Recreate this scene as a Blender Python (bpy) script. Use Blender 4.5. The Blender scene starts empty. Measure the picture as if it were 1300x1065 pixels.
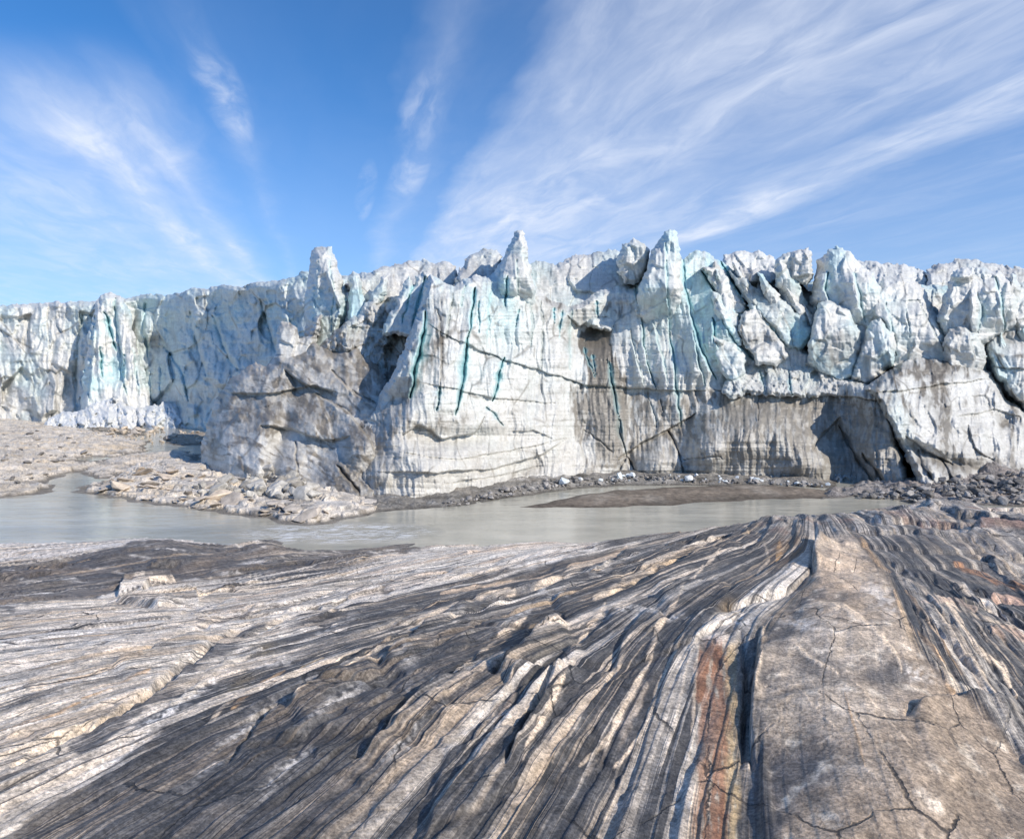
import bpy, bmesh, math, random
import numpy as np
from mathutils import Vector

# ---------------------------------------------------------------- camera, sky, sun
C = bpy.context.scene.collection
SC = bpy.context.scene
F, CX, HY, CAMZ = 870.0, 650.0, 490.0, 8.0          # focal length / principal point of the view in its own pixels
cam_d = bpy.data.cameras.new('camera')
cam = bpy.data.objects.new('camera', cam_d); C.objects.link(cam)
cam.location = (0, 0, CAMZ); cam.rotation_euler = (math.radians(90), 0, 0)
cam_d.sensor_width = 36.0; cam_d.lens = 36.0 * F / 1300.0
cam_d.shift_y = -(532.5 - HY) / 1300.0
cam_d.clip_start = 0.1; cam_d.clip_end = 5000
SC.camera = cam

SUN_DIR = Vector((0.68, -0.55, 0.56)).normalized()    # towards the sun
elev = math.asin(SUN_DIR.z)
sun_d = bpy.data.lights.new('sun', 'SUN'); sun_d.energy = 5.0; sun_d.angle = math.radians(0.5)
sun_d.color = (1.0, 0.90, 0.77)
sun = bpy.data.objects.new('sun', sun_d); C.objects.link(sun)
sun.rotation_euler = SUN_DIR.to_track_quat('Z', 'Y').to_euler(); sun.location = (40, -30, 60)

SC.view_settings.view_transform = 'Standard'
SC.view_settings.look = 'None'
SC.view_settings.exposure = -0.12
SC.view_settings.gamma = 1.0

world = bpy.data.worlds.new("World"); SC.world = world; world.use_nodes = True
wn, wl = world.node_tree.nodes, world.node_tree.links
wn.clear()

class NT:
    """small helper that writes node graphs as expressions"""
    def __init__(s, tree): s.t = tree
    def put(s, sock, v):
        if isinstance(v, bpy.types.NodeSocket): s.t.links.new(v, sock)
        elif v is not None:
            try: sock.default_value = v
            except Exception:
                sock.default_value = (v[0], v[1], v[2], 1.0) if hasattr(v, '__len__') else (v, v, v)
    def math(s, op, a, b=None, c=None, clamp=False):
        n = s.t.nodes.new('ShaderNodeMath'); n.operation = op; n.use_clamp = clamp
        s.put(n.inputs[0], a)
        if b is not None: s.put(n.inputs[1], b)
        if c is not None: s.put(n.inputs[2], c)
        return n.outputs[0]
    def vec(s, x, y, z):
        n = s.t.nodes.new('ShaderNodeCombineXYZ')
        for i, v in enumerate((x, y, z)): s.put(n.inputs[i], v)
        return n.outputs[0]
    def noise(s, vec, scale, detail=4, rough=0.55, dist=0.0):
        n = s.t.nodes.new('ShaderNodeTexNoise'); n.inputs['Scale'].default_value = scale
        n.inputs['Detail'].default_value = detail; n.inputs['Roughness'].default_value = rough
        n.inputs['Distortion'].default_value = dist
        if vec is not None: s.t.links.new(vec, n.inputs['Vector'])
        return n.outputs['Fac']
    def mix(s, fac, a, b, blend='MIX'):
        n = s.t.nodes.new('ShaderNodeMix'); n.data_type = 'RGBA'; n.blend_type = blend
        s.put(n.inputs[0], fac); s.put(n.inputs[6], a); s.put(n.inputs[7], b)
        return n.outputs[2]
    def rng(s, v, a, b, c=0.0, d=1.0, smooth=True):
        n = s.t.nodes.new('ShaderNodeMapRange'); n.interpolation_type = 'SMOOTHSTEP' if smooth else 'LINEAR'
        s.put(n.inputs[0], v)
        for i, k in enumerate((a, b, c, d)): n.inputs[i + 1].default_value = k
        return n.outputs[0]
    def ramp(s, fac, stops):
        n = s.t.nodes.new('ShaderNodeValToRGB'); cr = n.color_ramp
        while len(cr.elements) < len(stops): cr.elements.new(0.5)
        for e, (p, v) in zip(cr.elements, stops):
            e.position = p; e.color = (v, v, v, 1) if not hasattr(v, '__len__') else (*v, 1)
        s.put(n.inputs[0], fac)
        return n.outputs[0]

W = NT(world.node_tree)
tc = wn.new('ShaderNodeTexCoord')
sep = wn.new('ShaderNodeSeparateXYZ'); wl.new(tc.outputs['Generated'], sep.inputs[0])
dx, dy, dz0 = sep.outputs
dz = W.math('MAXIMUM', dz0, 0.03)
sky = wn.new('ShaderNodeTexSky'); sky.sky_type = 'NISHITA'; sky.sun_disc = False
sky.sun_elevation = elev; sky.sun_rotation = math.atan2(SUN_DIR.x, SUN_DIR.y)
sky.altitude = 300; sky.air_density = 1.0; sky.dust_density = 0.25; sky.ozone_density = 2.0
# cirrus: a sheet high above, streaked along one wind direction (position on the sheet = dir.xy / dir.z)
u = W.math('DIVIDE', dy, dz)
v = W.math('DIVIDE', W.math('ADD', dx, W.math('MULTIPLY', dy, 0.253)), dz)
pl = W.vec(v, W.math('MULTIPLY', u, 0.42), 0.0)
n1 = W.noise(pl, 1.5, 5, 0.6)
v2 = W.math('ADD', v, W.math('MULTIPLY', W.math('SUBTRACT', n1, 0.5), 0.42))
stops = [(-2.5, .5), (-1.75, .55), (-1.6, .75), (-1.42, .6), (-1.25, .68), (-1.05, 1.0), (-.95, .95), (-.85, .6), (-.74, .75), (-.62, .25),
         (-.52, .05), (-.42, .16), (-.3, .05), (0, .03), (.2, .04), (.32, .34), (.42, .16), (.52, .12), (.62, .6), (.75, .9),
         (1.1, .95), (1.4, .92), (1.8, .78), (2.05, .62), (2.25, .85), (2.42, .8), (2.6, .3), (3.0, .34), (3.5, .25)]
mask = W.ramp(W.math('DIVIDE', W.math('ADD', v2, 2.5), 6.0), [((a + 2.5) / 6.0, b) for a, b in stops])
fine = W.noise(W.vec(W.math('MULTIPLY', v2, 3.0), W.math('MULTIPLY', u, 1.05), 3.3), 1.5, 9, 0.58, 0.7)
patch = W.noise(W.vec(W.math('MULTIPLY', v, 0.8), W.math('MULTIPLY', u, 0.55), 7.7), 1.6, 5, 0.55)
wisp = W.math('MULTIPLY', W.rng(fine, 0.24, 0.78), W.rng(patch, 0.28, 0.68, 0.25, 1.25))
v3 = W.math('ADD', v, W.math('MULTIPLY', W.math('SUBTRACT', n1, 0.5), 0.16))
thin = [(-2.5, 0), (-1.5, 0), (-1.42, .5), (-1.32, .05), (-1.16, .1), (-1.03, 1.0), (-.93, .15), (-.84, .1), (-.76, .6), (-.68, 0), (-.46, 0), (-.40, .3), (-.34, 0), (.22, 0), (.32, .2), (.42, .05), (.56, .1), (.66, .6), (.78, .3), (1.0, .5), (1.3, .1), (2.15, .0), (2.3, .75), (2.42, .55), (2.52, 0), (3.5, 0)]
mask2 = W.ramp(W.math('DIVIDE', W.math('ADD', v3, 2.5), 6.0), [((a + 2.5) / 6.0, b) for a, b in thin])
fine2 = W.noise(W.vec(W.math('MULTIPLY', v3, 7.0), W.math('MULTIPLY', u, 1.6), 9.1), 1.6, 9, 0.62, 0.5)
mask = W.math('ADD', W.math('MULTIPLY', mask, 0.86), W.math('MULTIPLY', mask2, W.rng(fine2, 0.3, 0.7, 0.08, 0.55)))
def puff(v0, u0, a, b_):
    e1 = W.math('DIVIDE', W.math('SUBTRACT', v, v0), a); e2 = W.math('DIVIDE', W.math('SUBTRACT', u, u0), b_)
    return W.math('SUBTRACT', 1.0, W.math('ADD', W.math('MULTIPLY', e1, e1), W.math('MULTIPLY', e2, e2)), clamp=True)
puffs = W.math('ADD', W.math('ADD', puff(.31, 2.55, .10, .45), puff(.33, 3.3, .10, .5)), W.math('ADD', puff(.14, 3.6, .06, .6), puff(-.40, 2.4, .09, .5)))
mask = W.math('ADD', mask, W.math('MULTIPLY', puffs, W.rng(fine, 0.38, 0.70, 0.0, 0.5)))
dens = W.math('MULTIPLY', mask, W.math('ADD', W.math('MULTIPLY', wisp, 0.62), 0.40), clamp=True)
left = W.math('MAXIMUM', W.rng(v, -0.6, -0.5), W.rng(u, 1.85, 2.5))
dens = W.math('MULTIPLY', W.math('MULTIPLY', dens, left), W.rng(dz0, 0.0, 0.1))
dens = W.math('ADD', W.math('MULTIPLY', dens, 0.95), W.math('MULTIPLY', patch, 0.03))
skyc = W.mix(1.0, sky.outputs[0], (0.50, 1.24, 1.92), 'MULTIPLY')
hor = W.rng(dz0, 0.0, 0.42, 0.50, 0.0)
skyc = W.mix(hor, skyc, (6.8, 7.7, 10.2))
col = W.mix(W.math('MULTIPLY', dens, 0.86), skyc, (10.2, 10.9, 12.4))
bg = wn.new('ShaderNodeBackground'); bg.inputs['Strength'].default_value = 0.093
out = wn.new('ShaderNodeOutputWorld')
wl.new(col, bg.inputs['Color']); wl.new(bg.outputs[0], out.inputs['Surface'])

# ---------------------------------------------------------------- noise in numpy
_rs = np.random.RandomState(7)
_P = _rs.permutation(256); _P = np.concatenate([_P, _P, _P])
_G = np.stack([np.cos(np.arange(256) * 2.399963), np.sin(np.arange(256) * 2.399963)], 1)
def pn(x, y, seed=0):
    x = np.asarray(x, float) + seed * 37.17; y = np.asarray(y, float) + seed * 11.31
    xi = np.floor(x).astype(int); yi = np.floor(y).astype(int); fx = x - xi; fy = y - yi
    xi &= 255; yi &= 255
    ux = fx * fx * fx * (fx * (fx * 6 - 15) + 10); uy = fy * fy * fy * (fy * (fy * 6 - 15) + 10)
    def g(ix, iy, ax, ay):
        h = _P[_P[ix & 255] + (iy & 255)]; gg = _G[h]
        return gg[..., 0] * ax + gg[..., 1] * ay
    a = g(xi, yi, fx, fy); b = g(xi + 1, yi, fx - 1, fy)
    c = g(xi, yi + 1, fx, fy - 1); d = g(xi + 1, yi + 1, fx - 1, fy - 1)
    return ((a + (b - a) * ux) * (1 - uy) + (c + (d - c) * ux) * uy) * 1.5
def fbm(x, y, o=4, seed=0, gain=0.5, lac=2.03):
    r = 0; a = 1.0
    for i in range(o):
        r = r + a * pn(x, y, seed + i * 3); x = x * lac; y = y * lac; a *= gain
    return r
def ridged(x, y, o=4, seed=0):
    r = 0; a = 1.0; w = 0
    for i in range(o):
        r = r + a * (1 - np.abs(pn(x, y, seed + i * 3)) * 2); w += a; x = x * 2.1; y = y * 2.1; a *= .5
    return r / w
def _hash(ix, iy, k):
    h = (ix * 374761393 + iy * 668265263 + k * 974634777) & 0x7fffffff
    h = ((h ^ (h >> 13)) * 1274126177) & 0x7fffffff
    return ((h ^ (h >> 16)) & 0xffff) / 65535.0
def worley(x, y, seed=0):
    """the two nearest cells: distance, offset and coordinates of each"""
    x = np.asarray(x, float); y = np.asarray(y, float)
    xi = np.floor(x).astype(np.int64); yi = np.floor(y).astype(np.int64)
    z = np.zeros(x.shape); zi = np.zeros(x.shape, np.int64)
    A = [np.full(x.shape, 9.0), z, z, zi, zi]; B = [np.full(x.shape, 9.0), z, z, zi, zi]
    for i in (-1, 0, 1):
        for j in (-1, 0, 1):
            a, b = xi + i, yi + j
            ddx = a + _hash(a, b, seed) - x; ddy = b + _hash(a, b, seed + 1) - y
            N_ = [np.hypot(ddx, ddy), ddx, ddy, a, b]
            m = N_[0] < A[0]; m2 = N_[0] < B[0]
            B = [np.where(m, p, np.where(m2, q, r)) for p, q, r in zip(A, N_, B)]
            A = [np.where(m, q, p) for p, q in zip(A, N_)]
    return A, B
def facets(x, y, seed=0, tilt=1.0, jump=0.5, soft=0.09):
    """every cell its own tilted plane: broken, blocky relief"""
    A, B = worley(x, y, seed)
    def val(c): return tilt * ((_hash(c[3], c[4], seed + 5) - .5) * c[1] + (_hash(c[3], c[4], seed + 6) - .5) * c[2]) * 2 + jump * (_hash(c[3], c[4], seed + 7) - .5)
    e = B[0] - A[0]; va, vb = val(A), val(B)
    return va + (vb - va) * .5 * (1 - ss(e, 0, soft)), e
def ss(x, a, b):
    t = np.clip((x - a) / (b - a), 0, 1); return t * t * (3 - 2 * t)
def lerp(a, b, t):
    return a + (b - a) * t
def cmix(col, c, t):
    return col + (np.asarray(c, float) - col) * np.clip(t, 0, 1)[..., None]
def gb(X, Y, x, y, rx, ry, rot=0.0):
    a = math.radians(rot); ddx, ddy = X - x, Y - y
    p = ddx * math.cos(a) + ddy * math.sin(a); q = -ddx * math.sin(a) + ddy * math.cos(a)
    return np.exp(-((p / rx) ** 2 + (q / ry) ** 2))

def sdf(poly, X, Y):
    poly = np.asarray(poly, float); n = len(poly)
    d2 = np.full(X.shape, 1e12); ins = np.zeros(X.shape, bool)
    for i in range(n):
        a, b = poly[i], poly[(i + 1) % n]; e = b - a
        t = np.clip(((X - a[0]) * e[0] + (Y - a[1]) * e[1]) / max(e @ e, 1e-9), 0, 1)
        d2 = np.minimum(d2, (X - a[0] - t * e[0]) ** 2 + (Y - a[1] - t * e[1]) ** 2)
        if a[1] != b[1]:
            ins ^= ((a[1] > Y) != (b[1] > Y)) & (X < (b[0] - a[0]) * (Y - a[1]) / (b[1] - a[1]) + a[0])
    return np.where(ins, 1, -1) * np.sqrt(d2)
def pdist(pts, X, Y):
    """distance, side (+1 right of the walking direction in picture sense) and position 0..1 along a polyline"""
    pts = np.asarray(pts, float); seg = np.hypot(*np.diff(pts, axis=0).T); tot = seg.sum(); acc = 0
    D = np.full(X.shape, 1e9); S = np.zeros(X.shape); A = np.zeros(X.shape)
    for i in range(len(pts) - 1):
        a, e = pts[i], pts[i + 1] - pts[i]
        t = np.clip(((X - a[0]) * e[0] + (Y - a[1]) * e[1]) / max(e @ e, 1e-9), 0, 1)
        qx, qy = X - a[0] - t * e[0], Y - a[1] - t * e[1]
        d = np.hypot(qx, qy); m = d < D
        D = np.where(m, d, D); S = np.where(m, np.sign(e[0] * qy - e[1] * qx), S); A = np.where(m, (acc + t * seg[i]) / tot, A)
        acc += seg[i]
    return D, S, A
def local(pts, X, Y, margin, fn):
    """run fn on the sub-grid near the polyline only"""
    p = np.asarray(pts, float)
    r = np.where((Y[:, 0] > p[:, 1].min() - margin) & (Y[:, 0] < p[:, 1].max() + margin))[0]
    c = np.where((X[0] > p[:, 0].min() - margin) & (X[0] < p[:, 0].max() + margin))[0]
    if len(r) and len(c): fn(slice(r[0], r[-1] + 1), slice(c[0], c[-1] + 1))

# ---------------------------------------------------------------- mesh and material helpers
def mesh_np(name, V, Q, col=None, extra=None, ngons=(), mat=None, smooth=True, parent=None):
    me = bpy.data.meshes.new(name)
    nq = len(Q); ng = sum(len(g) for g in ngons)
    me.vertices.add(len(V)); me.vertices.foreach_set('co', np.asarray(V, np.float32).ravel())
    me.loops.add(nq * 4 + ng)
    li = np.concatenate([np.asarray(Q, np.int32).ravel()] + [np.asarray(g, np.int32) for g in ngons])
    me.loops.foreach_set('vertex_index', li)
    starts = list(range(0, nq * 4, 4)); p = nq * 4
    for g in ngons: starts.append(p); p += len(g)
    me.polygons.add(nq + len(ngons)); me.polygons.foreach_set('loop_start', np.asarray(starts, np.int32))
    me.update(calc_edges=True)
    me.polygons.foreach_set('use_smooth', np.full(nq + len(ngons), smooth))
    if col is not None:
        a = me.color_attributes.new('Col', 'FLOAT_COLOR', 'POINT')
        c4 = np.ones((len(V), 4), np.float32); c4[:, :3] = np.clip(col, 0.004, 0.95); a.data.foreach_set('color', c4.ravel())
    if extra is not None:
        a = me.attributes.new('strike', 'FLOAT_VECTOR', 'POINT'); a.data.foreach_set('vector', np.asarray(extra, np.float32).ravel())
    if mat: me.materials.append(mat)
    o = bpy.data.objects.new(name, me); C.objects.link(o)
    if parent: o.parent = parent
    return o
def thing(name, label, cat, group=None):
    o = bpy.data.objects.new(name, None); C.objects.link(o); return tag(o, label, cat, group)
def tag(o, label, cat, group=None):
    o['label'] = label; o['category'] = cat
    if group: o['group'] = group
    return o
def structure(o):
    o['kind'] = 'structure'; return o

def base_mat(name):
    m = bpy.data.materials.new(name); m.use_nodes = True
    N = NT(m.node_tree); b = m.node_tree.nodes['Principled BSDF']
    return m, N, b
def bump(N, b, h, strength, dist):
    n = N.t.nodes.new('ShaderNodeBump'); n.inputs['Strength'].default_value = strength; n.inputs['Distance'].default_value = dist
    N.put(n.inputs['Height'], h); N.t.links.new(n.outputs[0], b.inputs['Normal'])
def attr(N, name):
    n = N.t.nodes.new('ShaderNodeAttribute'); n.attribute_name = name; return n

def ice_material(name, grain, rough=0.55, bs=0.22):
    m, N, b = base_mat(name)
    pos = N.t.nodes.new('ShaderNodeNewGeometry').outputs['Position']
    c = attr(N, 'Col').outputs['Color']
    a = N.noise(pos, 2.2 / grain, 6, 0.65); f = N.noise(pos, 9.0 / grain, 4, 0.6)
    k = N.math('ADD', N.rng(a, 0.3, 0.7, 0.86, 1.08), N.rng(f, 0.3, 0.7, -0.06, 0.05))
    N.put(b.inputs['Base Color'], N.mix(1.0, c, N.vec(k, k, k), 'MULTIPLY'))
    b.inputs['Roughness'].default_value = rough * .8; b.inputs['Specular IOR Level'].default_value = 0.45
    bump(N, b, N.math('ADD', N.math('MULTIPLY', a, 1.0), N.math('MULTIPLY', f, 0.4)), bs, 0.35 * grain)
    return m
ICE = ice_material('glacier_ice', 1.0)
ICE_FAR = ice_material('distant_glacier_ice', 2.2)
SNOW = ice_material('crumbled_snow', 1.2, 0.7, 0.8)

def rock_material(name):
    m, N, b = base_mat(name)
    pos = N.t.nodes.new('ShaderNodeNewGeometry').outputs['Position']
    ca = attr(N, 'Col'); c = ca.outputs['Color']; st = attr(N, 'strike').outputs['Vector']
    s = N.t.nodes.new('ShaderNodeSeparateXYZ'); N.t.links.new(st, s.inputs[0])
    w, l, band = s.outputs
    def along(sw, sl, z, det=3, rough=.55): return N.noise(N.vec(N.math('MULTIPLY', w, sw * .68), N.math('MULTIPLY', l, sl * .68), z), 1.0, det, rough)
    g = N.noise(pos, 30.0, 6, 0.75); g2 = N.noise(pos, 1.6, 5, 0.6); g3 = N.noise(pos, 6.0, 6, 0.7)
    pa = N.math('MULTIPLY', N.rng(along(.9, .16, 3.0, 4), .42, .58, .22, 1.0), band)
    la = N.math('MULTIPLY', N.rng(along(5.0, .08, 0.0, 5), .55, .57), pa)      # broad pale layers
    lb = N.math('MULTIPLY', N.rng(along(24.0, .22, 5.0, 3), .56, .62), pa)      # thin pale layers
    lc = N.math('MULTIPLY', N.rng(along(60.0, .5, 9.0, 3), .54, .64), band)     # laminae
    ld = N.math('MULTIPLY', N.math('ADD', N.rng(along(15.0, .12, 14.0, 4), .54, .59), N.math('MULTIPLY', N.rng(along(3.2, .07, 17.0, 5, .62), .55, .60), .8)), band)    # dark layers
    tint = N.mix(N.rng(along(2.2, .06, 21.0, 2), .4, .62), (.80, .72, .62, 1), (.64, .48, .32, 1))
    lw_ = N.math('MULTIPLY', N.rng(along(2.0, .05, 31.0, 5, .62), .54, .575), pa)   # widest layers
    c = N.mix(N.math('MULTIPLY', ld, .75, clamp=True), c, (.05, .052, .058, 1))
    c = N.mix(N.math('MULTIPLY', lw_, .55, clamp=True), c, tint)
    c = N.mix(N.math('MULTIPLY', la, .9, clamp=True), c, tint)
    c = N.mix(N.math('MULTIPLY', lb, .55, clamp=True), c, tint)
    c = N.mix(N.math('MULTIPLY', lc, .12, clamp=True), c, (.55, .51, .46, 1))
    # joints: fine fractures across and along the layers
    vo = N.t.nodes.new('ShaderNodeTexVoronoi'); vo.feature = 'DISTANCE_TO_EDGE'; vo.inputs['Scale'].default_value = 1.0
    jv = N.vec(N.math('ADD', N.math('MULTIPLY', w, 1.15), N.math('MULTIPLY', g3, .12)), N.math('ADD', N.math('MULTIPLY', l, .55), N.math('MULTIPLY', g2, .25)), 0.0)
    N.t.links.new(jv, vo.inputs['Vector'])
    jt = N.math('MULTIPLY', N.rng(vo.outputs['Distance'],   .010, .003), N.rng(g2, .42, .56))
    c = N.mix(N.math('MULTIPLY', jt, .8), c, (.02, .02, .022, 1))
    k = N.math('MULTIPLY', N.rng(g, 0.33, 0.68, 0.52, 1.5), N.math('MULTIPLY', N.rng(g3, 0.35, 0.65, 0.74, 1.28), N.rng(g2, 0.35, 0.65, 0.85, 1.15)))
    N.put(b.inputs['Base Color'], N.mix(1.0, c, N.vec(k, k, k), 'MULTIPLY'))
    b.inputs['Roughness'].default_value = 0.6; b.inputs['Specular IOR Level'].default_value = 0.35
    h = N.math('ADD', N.math('MULTIPLY', g, .35), N.math('MULTIPLY', g3, .9))
    h = N.math('SUBTRACT', N.math('ADD', h, N.math('MULTIPLY', N.math('SUBTRACT', N.math('ADD', la, lb), N.math('MULTIPLY', ld, 1.2)), .22)), N.math('MULTIPLY', jt, .8))
    bump(N, b, h, 0.75, 0.045)
    return m
ROCK = rock_material('banded_gneiss')
def ground_material(name, scale, bs=0.7, dist=0.12):
    m, N, b = base_mat(name)
    pos = N.t.nodes.new('ShaderNodeNewGeometry').outputs['Position']
    c = attr(N, 'Col').outputs['Color']
    a = N.noise(pos, 3.0 * scale, 6, 0.7); f = N.noise(pos, 0.5 * scale, 5, 0.6)
    k = N.math('MULTIPLY', N.rng(a, 0.25, 0.75, 0.6, 1.4), N.rng(f, 0.3, 0.7, 0.8, 1.2))
    N.put(b.inputs['Base Color'], N.mix(1.0, c, N.vec(k, k, k), 'MULTIPLY'))
    b.inputs['Roughness'].default_value = 0.85; b.inputs['Specular IOR Level'].default_value = 0.2
    bump(N, b, a, bs, dist)
    return m
FLAT = ground_material('washed_bedrock', 2.2, 0.9, 0.14)
GRAVEL = ground_material('grey_gravel', 2.0, 1.0, 0.2)
MUD = ground_material('wet_silt', 0.8, 0.25, 0.05)
def stone_material(name, ca, cb, spread=0.35):
    m, N, b = base_mat(name)
    oi = N.t.nodes.new('ShaderNodeObjectInfo'); pos = N.t.nodes.new('ShaderNodeTexCoord').outputs['Object']
    a = N.noise(pos, 2.5, 5, 0.65)
    c = N.mix(oi.outputs['Random'], ca, cb); k = N.rng(a, 0.25, 0.75, 1 - spread, 1 + spread)
    N.put(b.inputs['Base Color'], N.mix(1.0, c, N.vec(k, k, k), 'MULTIPLY'))
    b.inputs['Roughness'].default_value = 0.8; b.inputs['Specular IOR Level'].default_value = 0.2
    bump(N, b, a, 0.6, 0.15)
    return m
STONE_ICE = stone_material('dirty_ice_chunk', (0.52, 0.505, 0.47, 1), (0.26, 0.245, 0.22, 1))
STONE_GREY = stone_material('grey_stone', (0.42, 0.40, 0.38, 1), (0.14, 0.135, 0.13, 1))
STONE_TAN = stone_material('tan_stone', (0.60, 0.51, 0.41, 1), (0.42, 0.385, 0.345, 1))
STONE_WHITE = stone_material('white_ice_chunk', (0.80, 0.83, 0.85, 1), (0.68, 0.76, 0.80, 1), 0.12)

# ---------------------------------------------------------------- relief: a solid block of ice with a carved front
WHITE, CYAN, TEAL = (0.68, 0.685, 0.665), (0.40, 0.65, 0.70), (0.17, 0.52, 0.57)
DIRT, GREY, TAN = (0.115, 0.10, 0.082), (0.40, 0.385, 0.35), (0.52, 0.495, 0.44)
QUAL = 1.0
def relief(name, outline, depth, color, mat=None, parent=None, R=12.0, T=3.0, step=1.1, edge=2.5, edge2=1.0, back=8.0, cracks=(), seed=0, relief_fn=None, clampY=None):
    step *= QUAL
    P = np.asarray(outline, float)
    xs = np.arange(P[:, 0].min() - 4, P[:, 0].max() + 4 + step, step); ys = np.arange(P[:, 1].min() - 4, P[:, 1].max() + 4 + step, step)
    X, Y = np.meshgrid(xs, ys)
    d = sdf(P, X, Y) + edge * fbm(X / 17, Y / 17, 3, seed + 1) + edge2 * pn(X / 4.1, Y / 4.1, seed + 2)
    gy, gx = np.gradient(d, step)
    gl = np.maximum(gx * gx + gy * gy, 0.15)
    ins = d > 0; nb = ins.copy()
    nb[1:] |= ins[:-1]; nb[:-1] |= ins[1:]; nb[:, 1:] |= nb[:, :-1].copy(); nb[:, :-1] |= nb[:, 1:].copy()
    neg = nb & ~ins
    sh = np.where(neg, np.clip(-d, 0, 1.6 * step), 0)
    PX = X + sh * gx / gl; PY = Y + sh * gy / gl
    cellm = nb[:-1, :-1] & nb[1:, :-1] & nb[:-1, 1:] & nb[1:, 1:] & (ins[:-1, :-1] | ins[1:, :-1] | ins[:-1, 1:] | ins[1:, 1:])
    # keep the largest connected piece (label propagation on the cell mask)
    lab = np.where(cellm, np.arange(cellm.size).reshape(cellm.shape) + 1, 0)
    for _ in range(400):
        o = lab
        for ax in (0, 1):
            for sgn in (1, -1):
                l2 = lab if sgn == 1 else np.flip(lab, ax)
                # running max along the axis inside unbroken runs
                m = cellm if sgn == 1 else np.flip(cellm, ax)
                z = np.where(m, l2, 0); run = np.cumsum(~m, axis=ax)
                big = run.astype(np.int64) * (cellm.size + 2) + z
                z = np.maximum.accumulate(big, axis=ax) - run.astype(np.int64) * (cellm.size + 2)
                z = np.where(m, z, 0); lab = z if sgn == 1 else np.flip(z, ax)
        if (lab == o).all(): break
    ids, cnt = np.unique(lab[cellm], return_counts=True)
    cellm &= lab == ids[cnt.argmax()]
    q = np.clip(1 - d / (R * .55), 0, 1)
    edge_d = .5 * T * q ** 1.25
    ctx = dict(X=PX, Y=PY, d=d, blue=np.zeros(X.shape), halo=np.zeros(X.shape), dirt=np.zeros(X.shape))
    Z = depth(PX, PY) + edge_d
    if relief_fn: Z = Z + relief_fn(PX, PY, ctx)
    JX = PX + 2.2 * fbm(PX / 20, PY / 24, 3, seed + 8); JY = PY + 1.5 * fbm(PX / 24, PY / 20, 3, seed + 9)
    for cr in cracks:
        w, dep = cr[1] * (.54 if len(cr) > 3 and cr[3] > .3 else .5), cr[2] * .34; pts = cr[0]; blue = cr[3] if len(cr) > 3 else 0; stp = cr[4] if len(cr) > 4 else 0; dirt = cr[5] if len(cr) > 5 else 0
        SR = 26.0
        def go(r, c):
            D, S, A = pdist(pts, JX[r, c], JY[r, c])
            ww = w * (np.clip(4 * A * (1 - A), 0, 1) ** 0.4 * 0.8 + 0.2) * (1 + .95 * pn(A * 6 + w, A * 0 + dep * 7, seed))
            g = np.exp(-(D / ww) ** 2)
            Z[r, c] += dep * g
            if stp:
                Z[r, c] += stp * ss(S * D, -1.5, 1.5) * np.exp(-(D / SR) ** 2) * (np.clip(6 * A * (1 - A), 0, 1))
            if blue: ctx['blue'][r, c] = np.maximum(ctx['blue'][r, c], blue * np.exp(-(D / (ww * 1.45)) ** 2))
            if blue: ctx['halo'][r, c] = np.maximum(ctx['halo'][r, c], blue * np.exp(-(D / (ww * 3.2)) ** 2))
            if dirt: ctx['dirt'][r, c] = np.maximum(ctx['dirt'][r, c], dirt * np.exp(-(D / (ww * 1.25)) ** 2) * (.45 + .55 * ss(pn(PX[r, c] / 9, PY[r, c] / 9, seed + 33), -.5, .3)))
        local(pts, PX, PY, 7 * w + (SR * 2.4 if stp else 4), go)
    ctx['Z'] = Z
    col = color(PX, PY, ctx)
    used = np.zeros(X.shape, bool)
    used[:-1, :-1] |= cellm; used[1:, :-1] |= cellm; used[:-1, 1:] |= cellm; used[1:, 1:] |= cellm
    idx = -np.ones(X.shape, int); idx[used] = np.arange(used.sum())
    px, py, pz = PX[used], PY[used], Z[used]
    V = np.stack([(px - CX) / F * pz, pz, CAMZ - (py - HY) / F * pz], 1)
    Q = np.stack([idx[:-1, :-1][cellm], idx[1:, :-1][cellm], idx[1:, 1:][cellm], idx[:-1, 1:][cellm]], 1)
    # walls and back: the rim pushed back into the glacier
    E = np.concatenate([Q[:, [0, 1]], Q[:, [1, 2]], Q[:, [2, 3]], Q[:, [3, 0]]])
    nv = len(V); key = E[:, 0].astype(np.int64) * nv + E[:, 1]; rkey = E[:, 1].astype(np.int64) * nv + E[:, 0]
    B = E[~np.isin(key, rkey)]
    nxt = {}
    for a, b in B: nxt.setdefault(int(a), []).append(int(b))
    loop = []; bestl = []
    left = {a: list(b) for a, b in nxt.items()}
    for s0 in list(left):
        while left.get(s0):
            cur = s0; loop = []
            while left.get(cur):
                loop.append(cur); cur = left[cur].pop()
            if len(loop) > len(bestl): bestl = loop
    rim = np.array(bestl)
    c2 = col[used]
    ring = V[rim]; yb = ring[:, 1].max() + back
    k = 1.0 + back / ring[:, 1]
    mid = np.stack([ring[:, 0] * k, ring[:, 1] * k, CAMZ + (ring[:, 2] - CAMZ) * k], 1)
    n0 = len(V); L = len(rim); j = np.arange(L); jn = (j + 1) % L
    V = np.concatenate([V, mid]); c2 = np.concatenate([c2, c2[rim]])
    Q = np.concatenate([Q, np.stack([rim[jn], rim[j], n0 + j, n0 + jn], 1)])
    return mesh_np(name, V, Q, c2, None, (), mat or ICE, True, parent)

def interp(xs, ys):
    return lambda x: np.interp(x, xs, ys)

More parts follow.
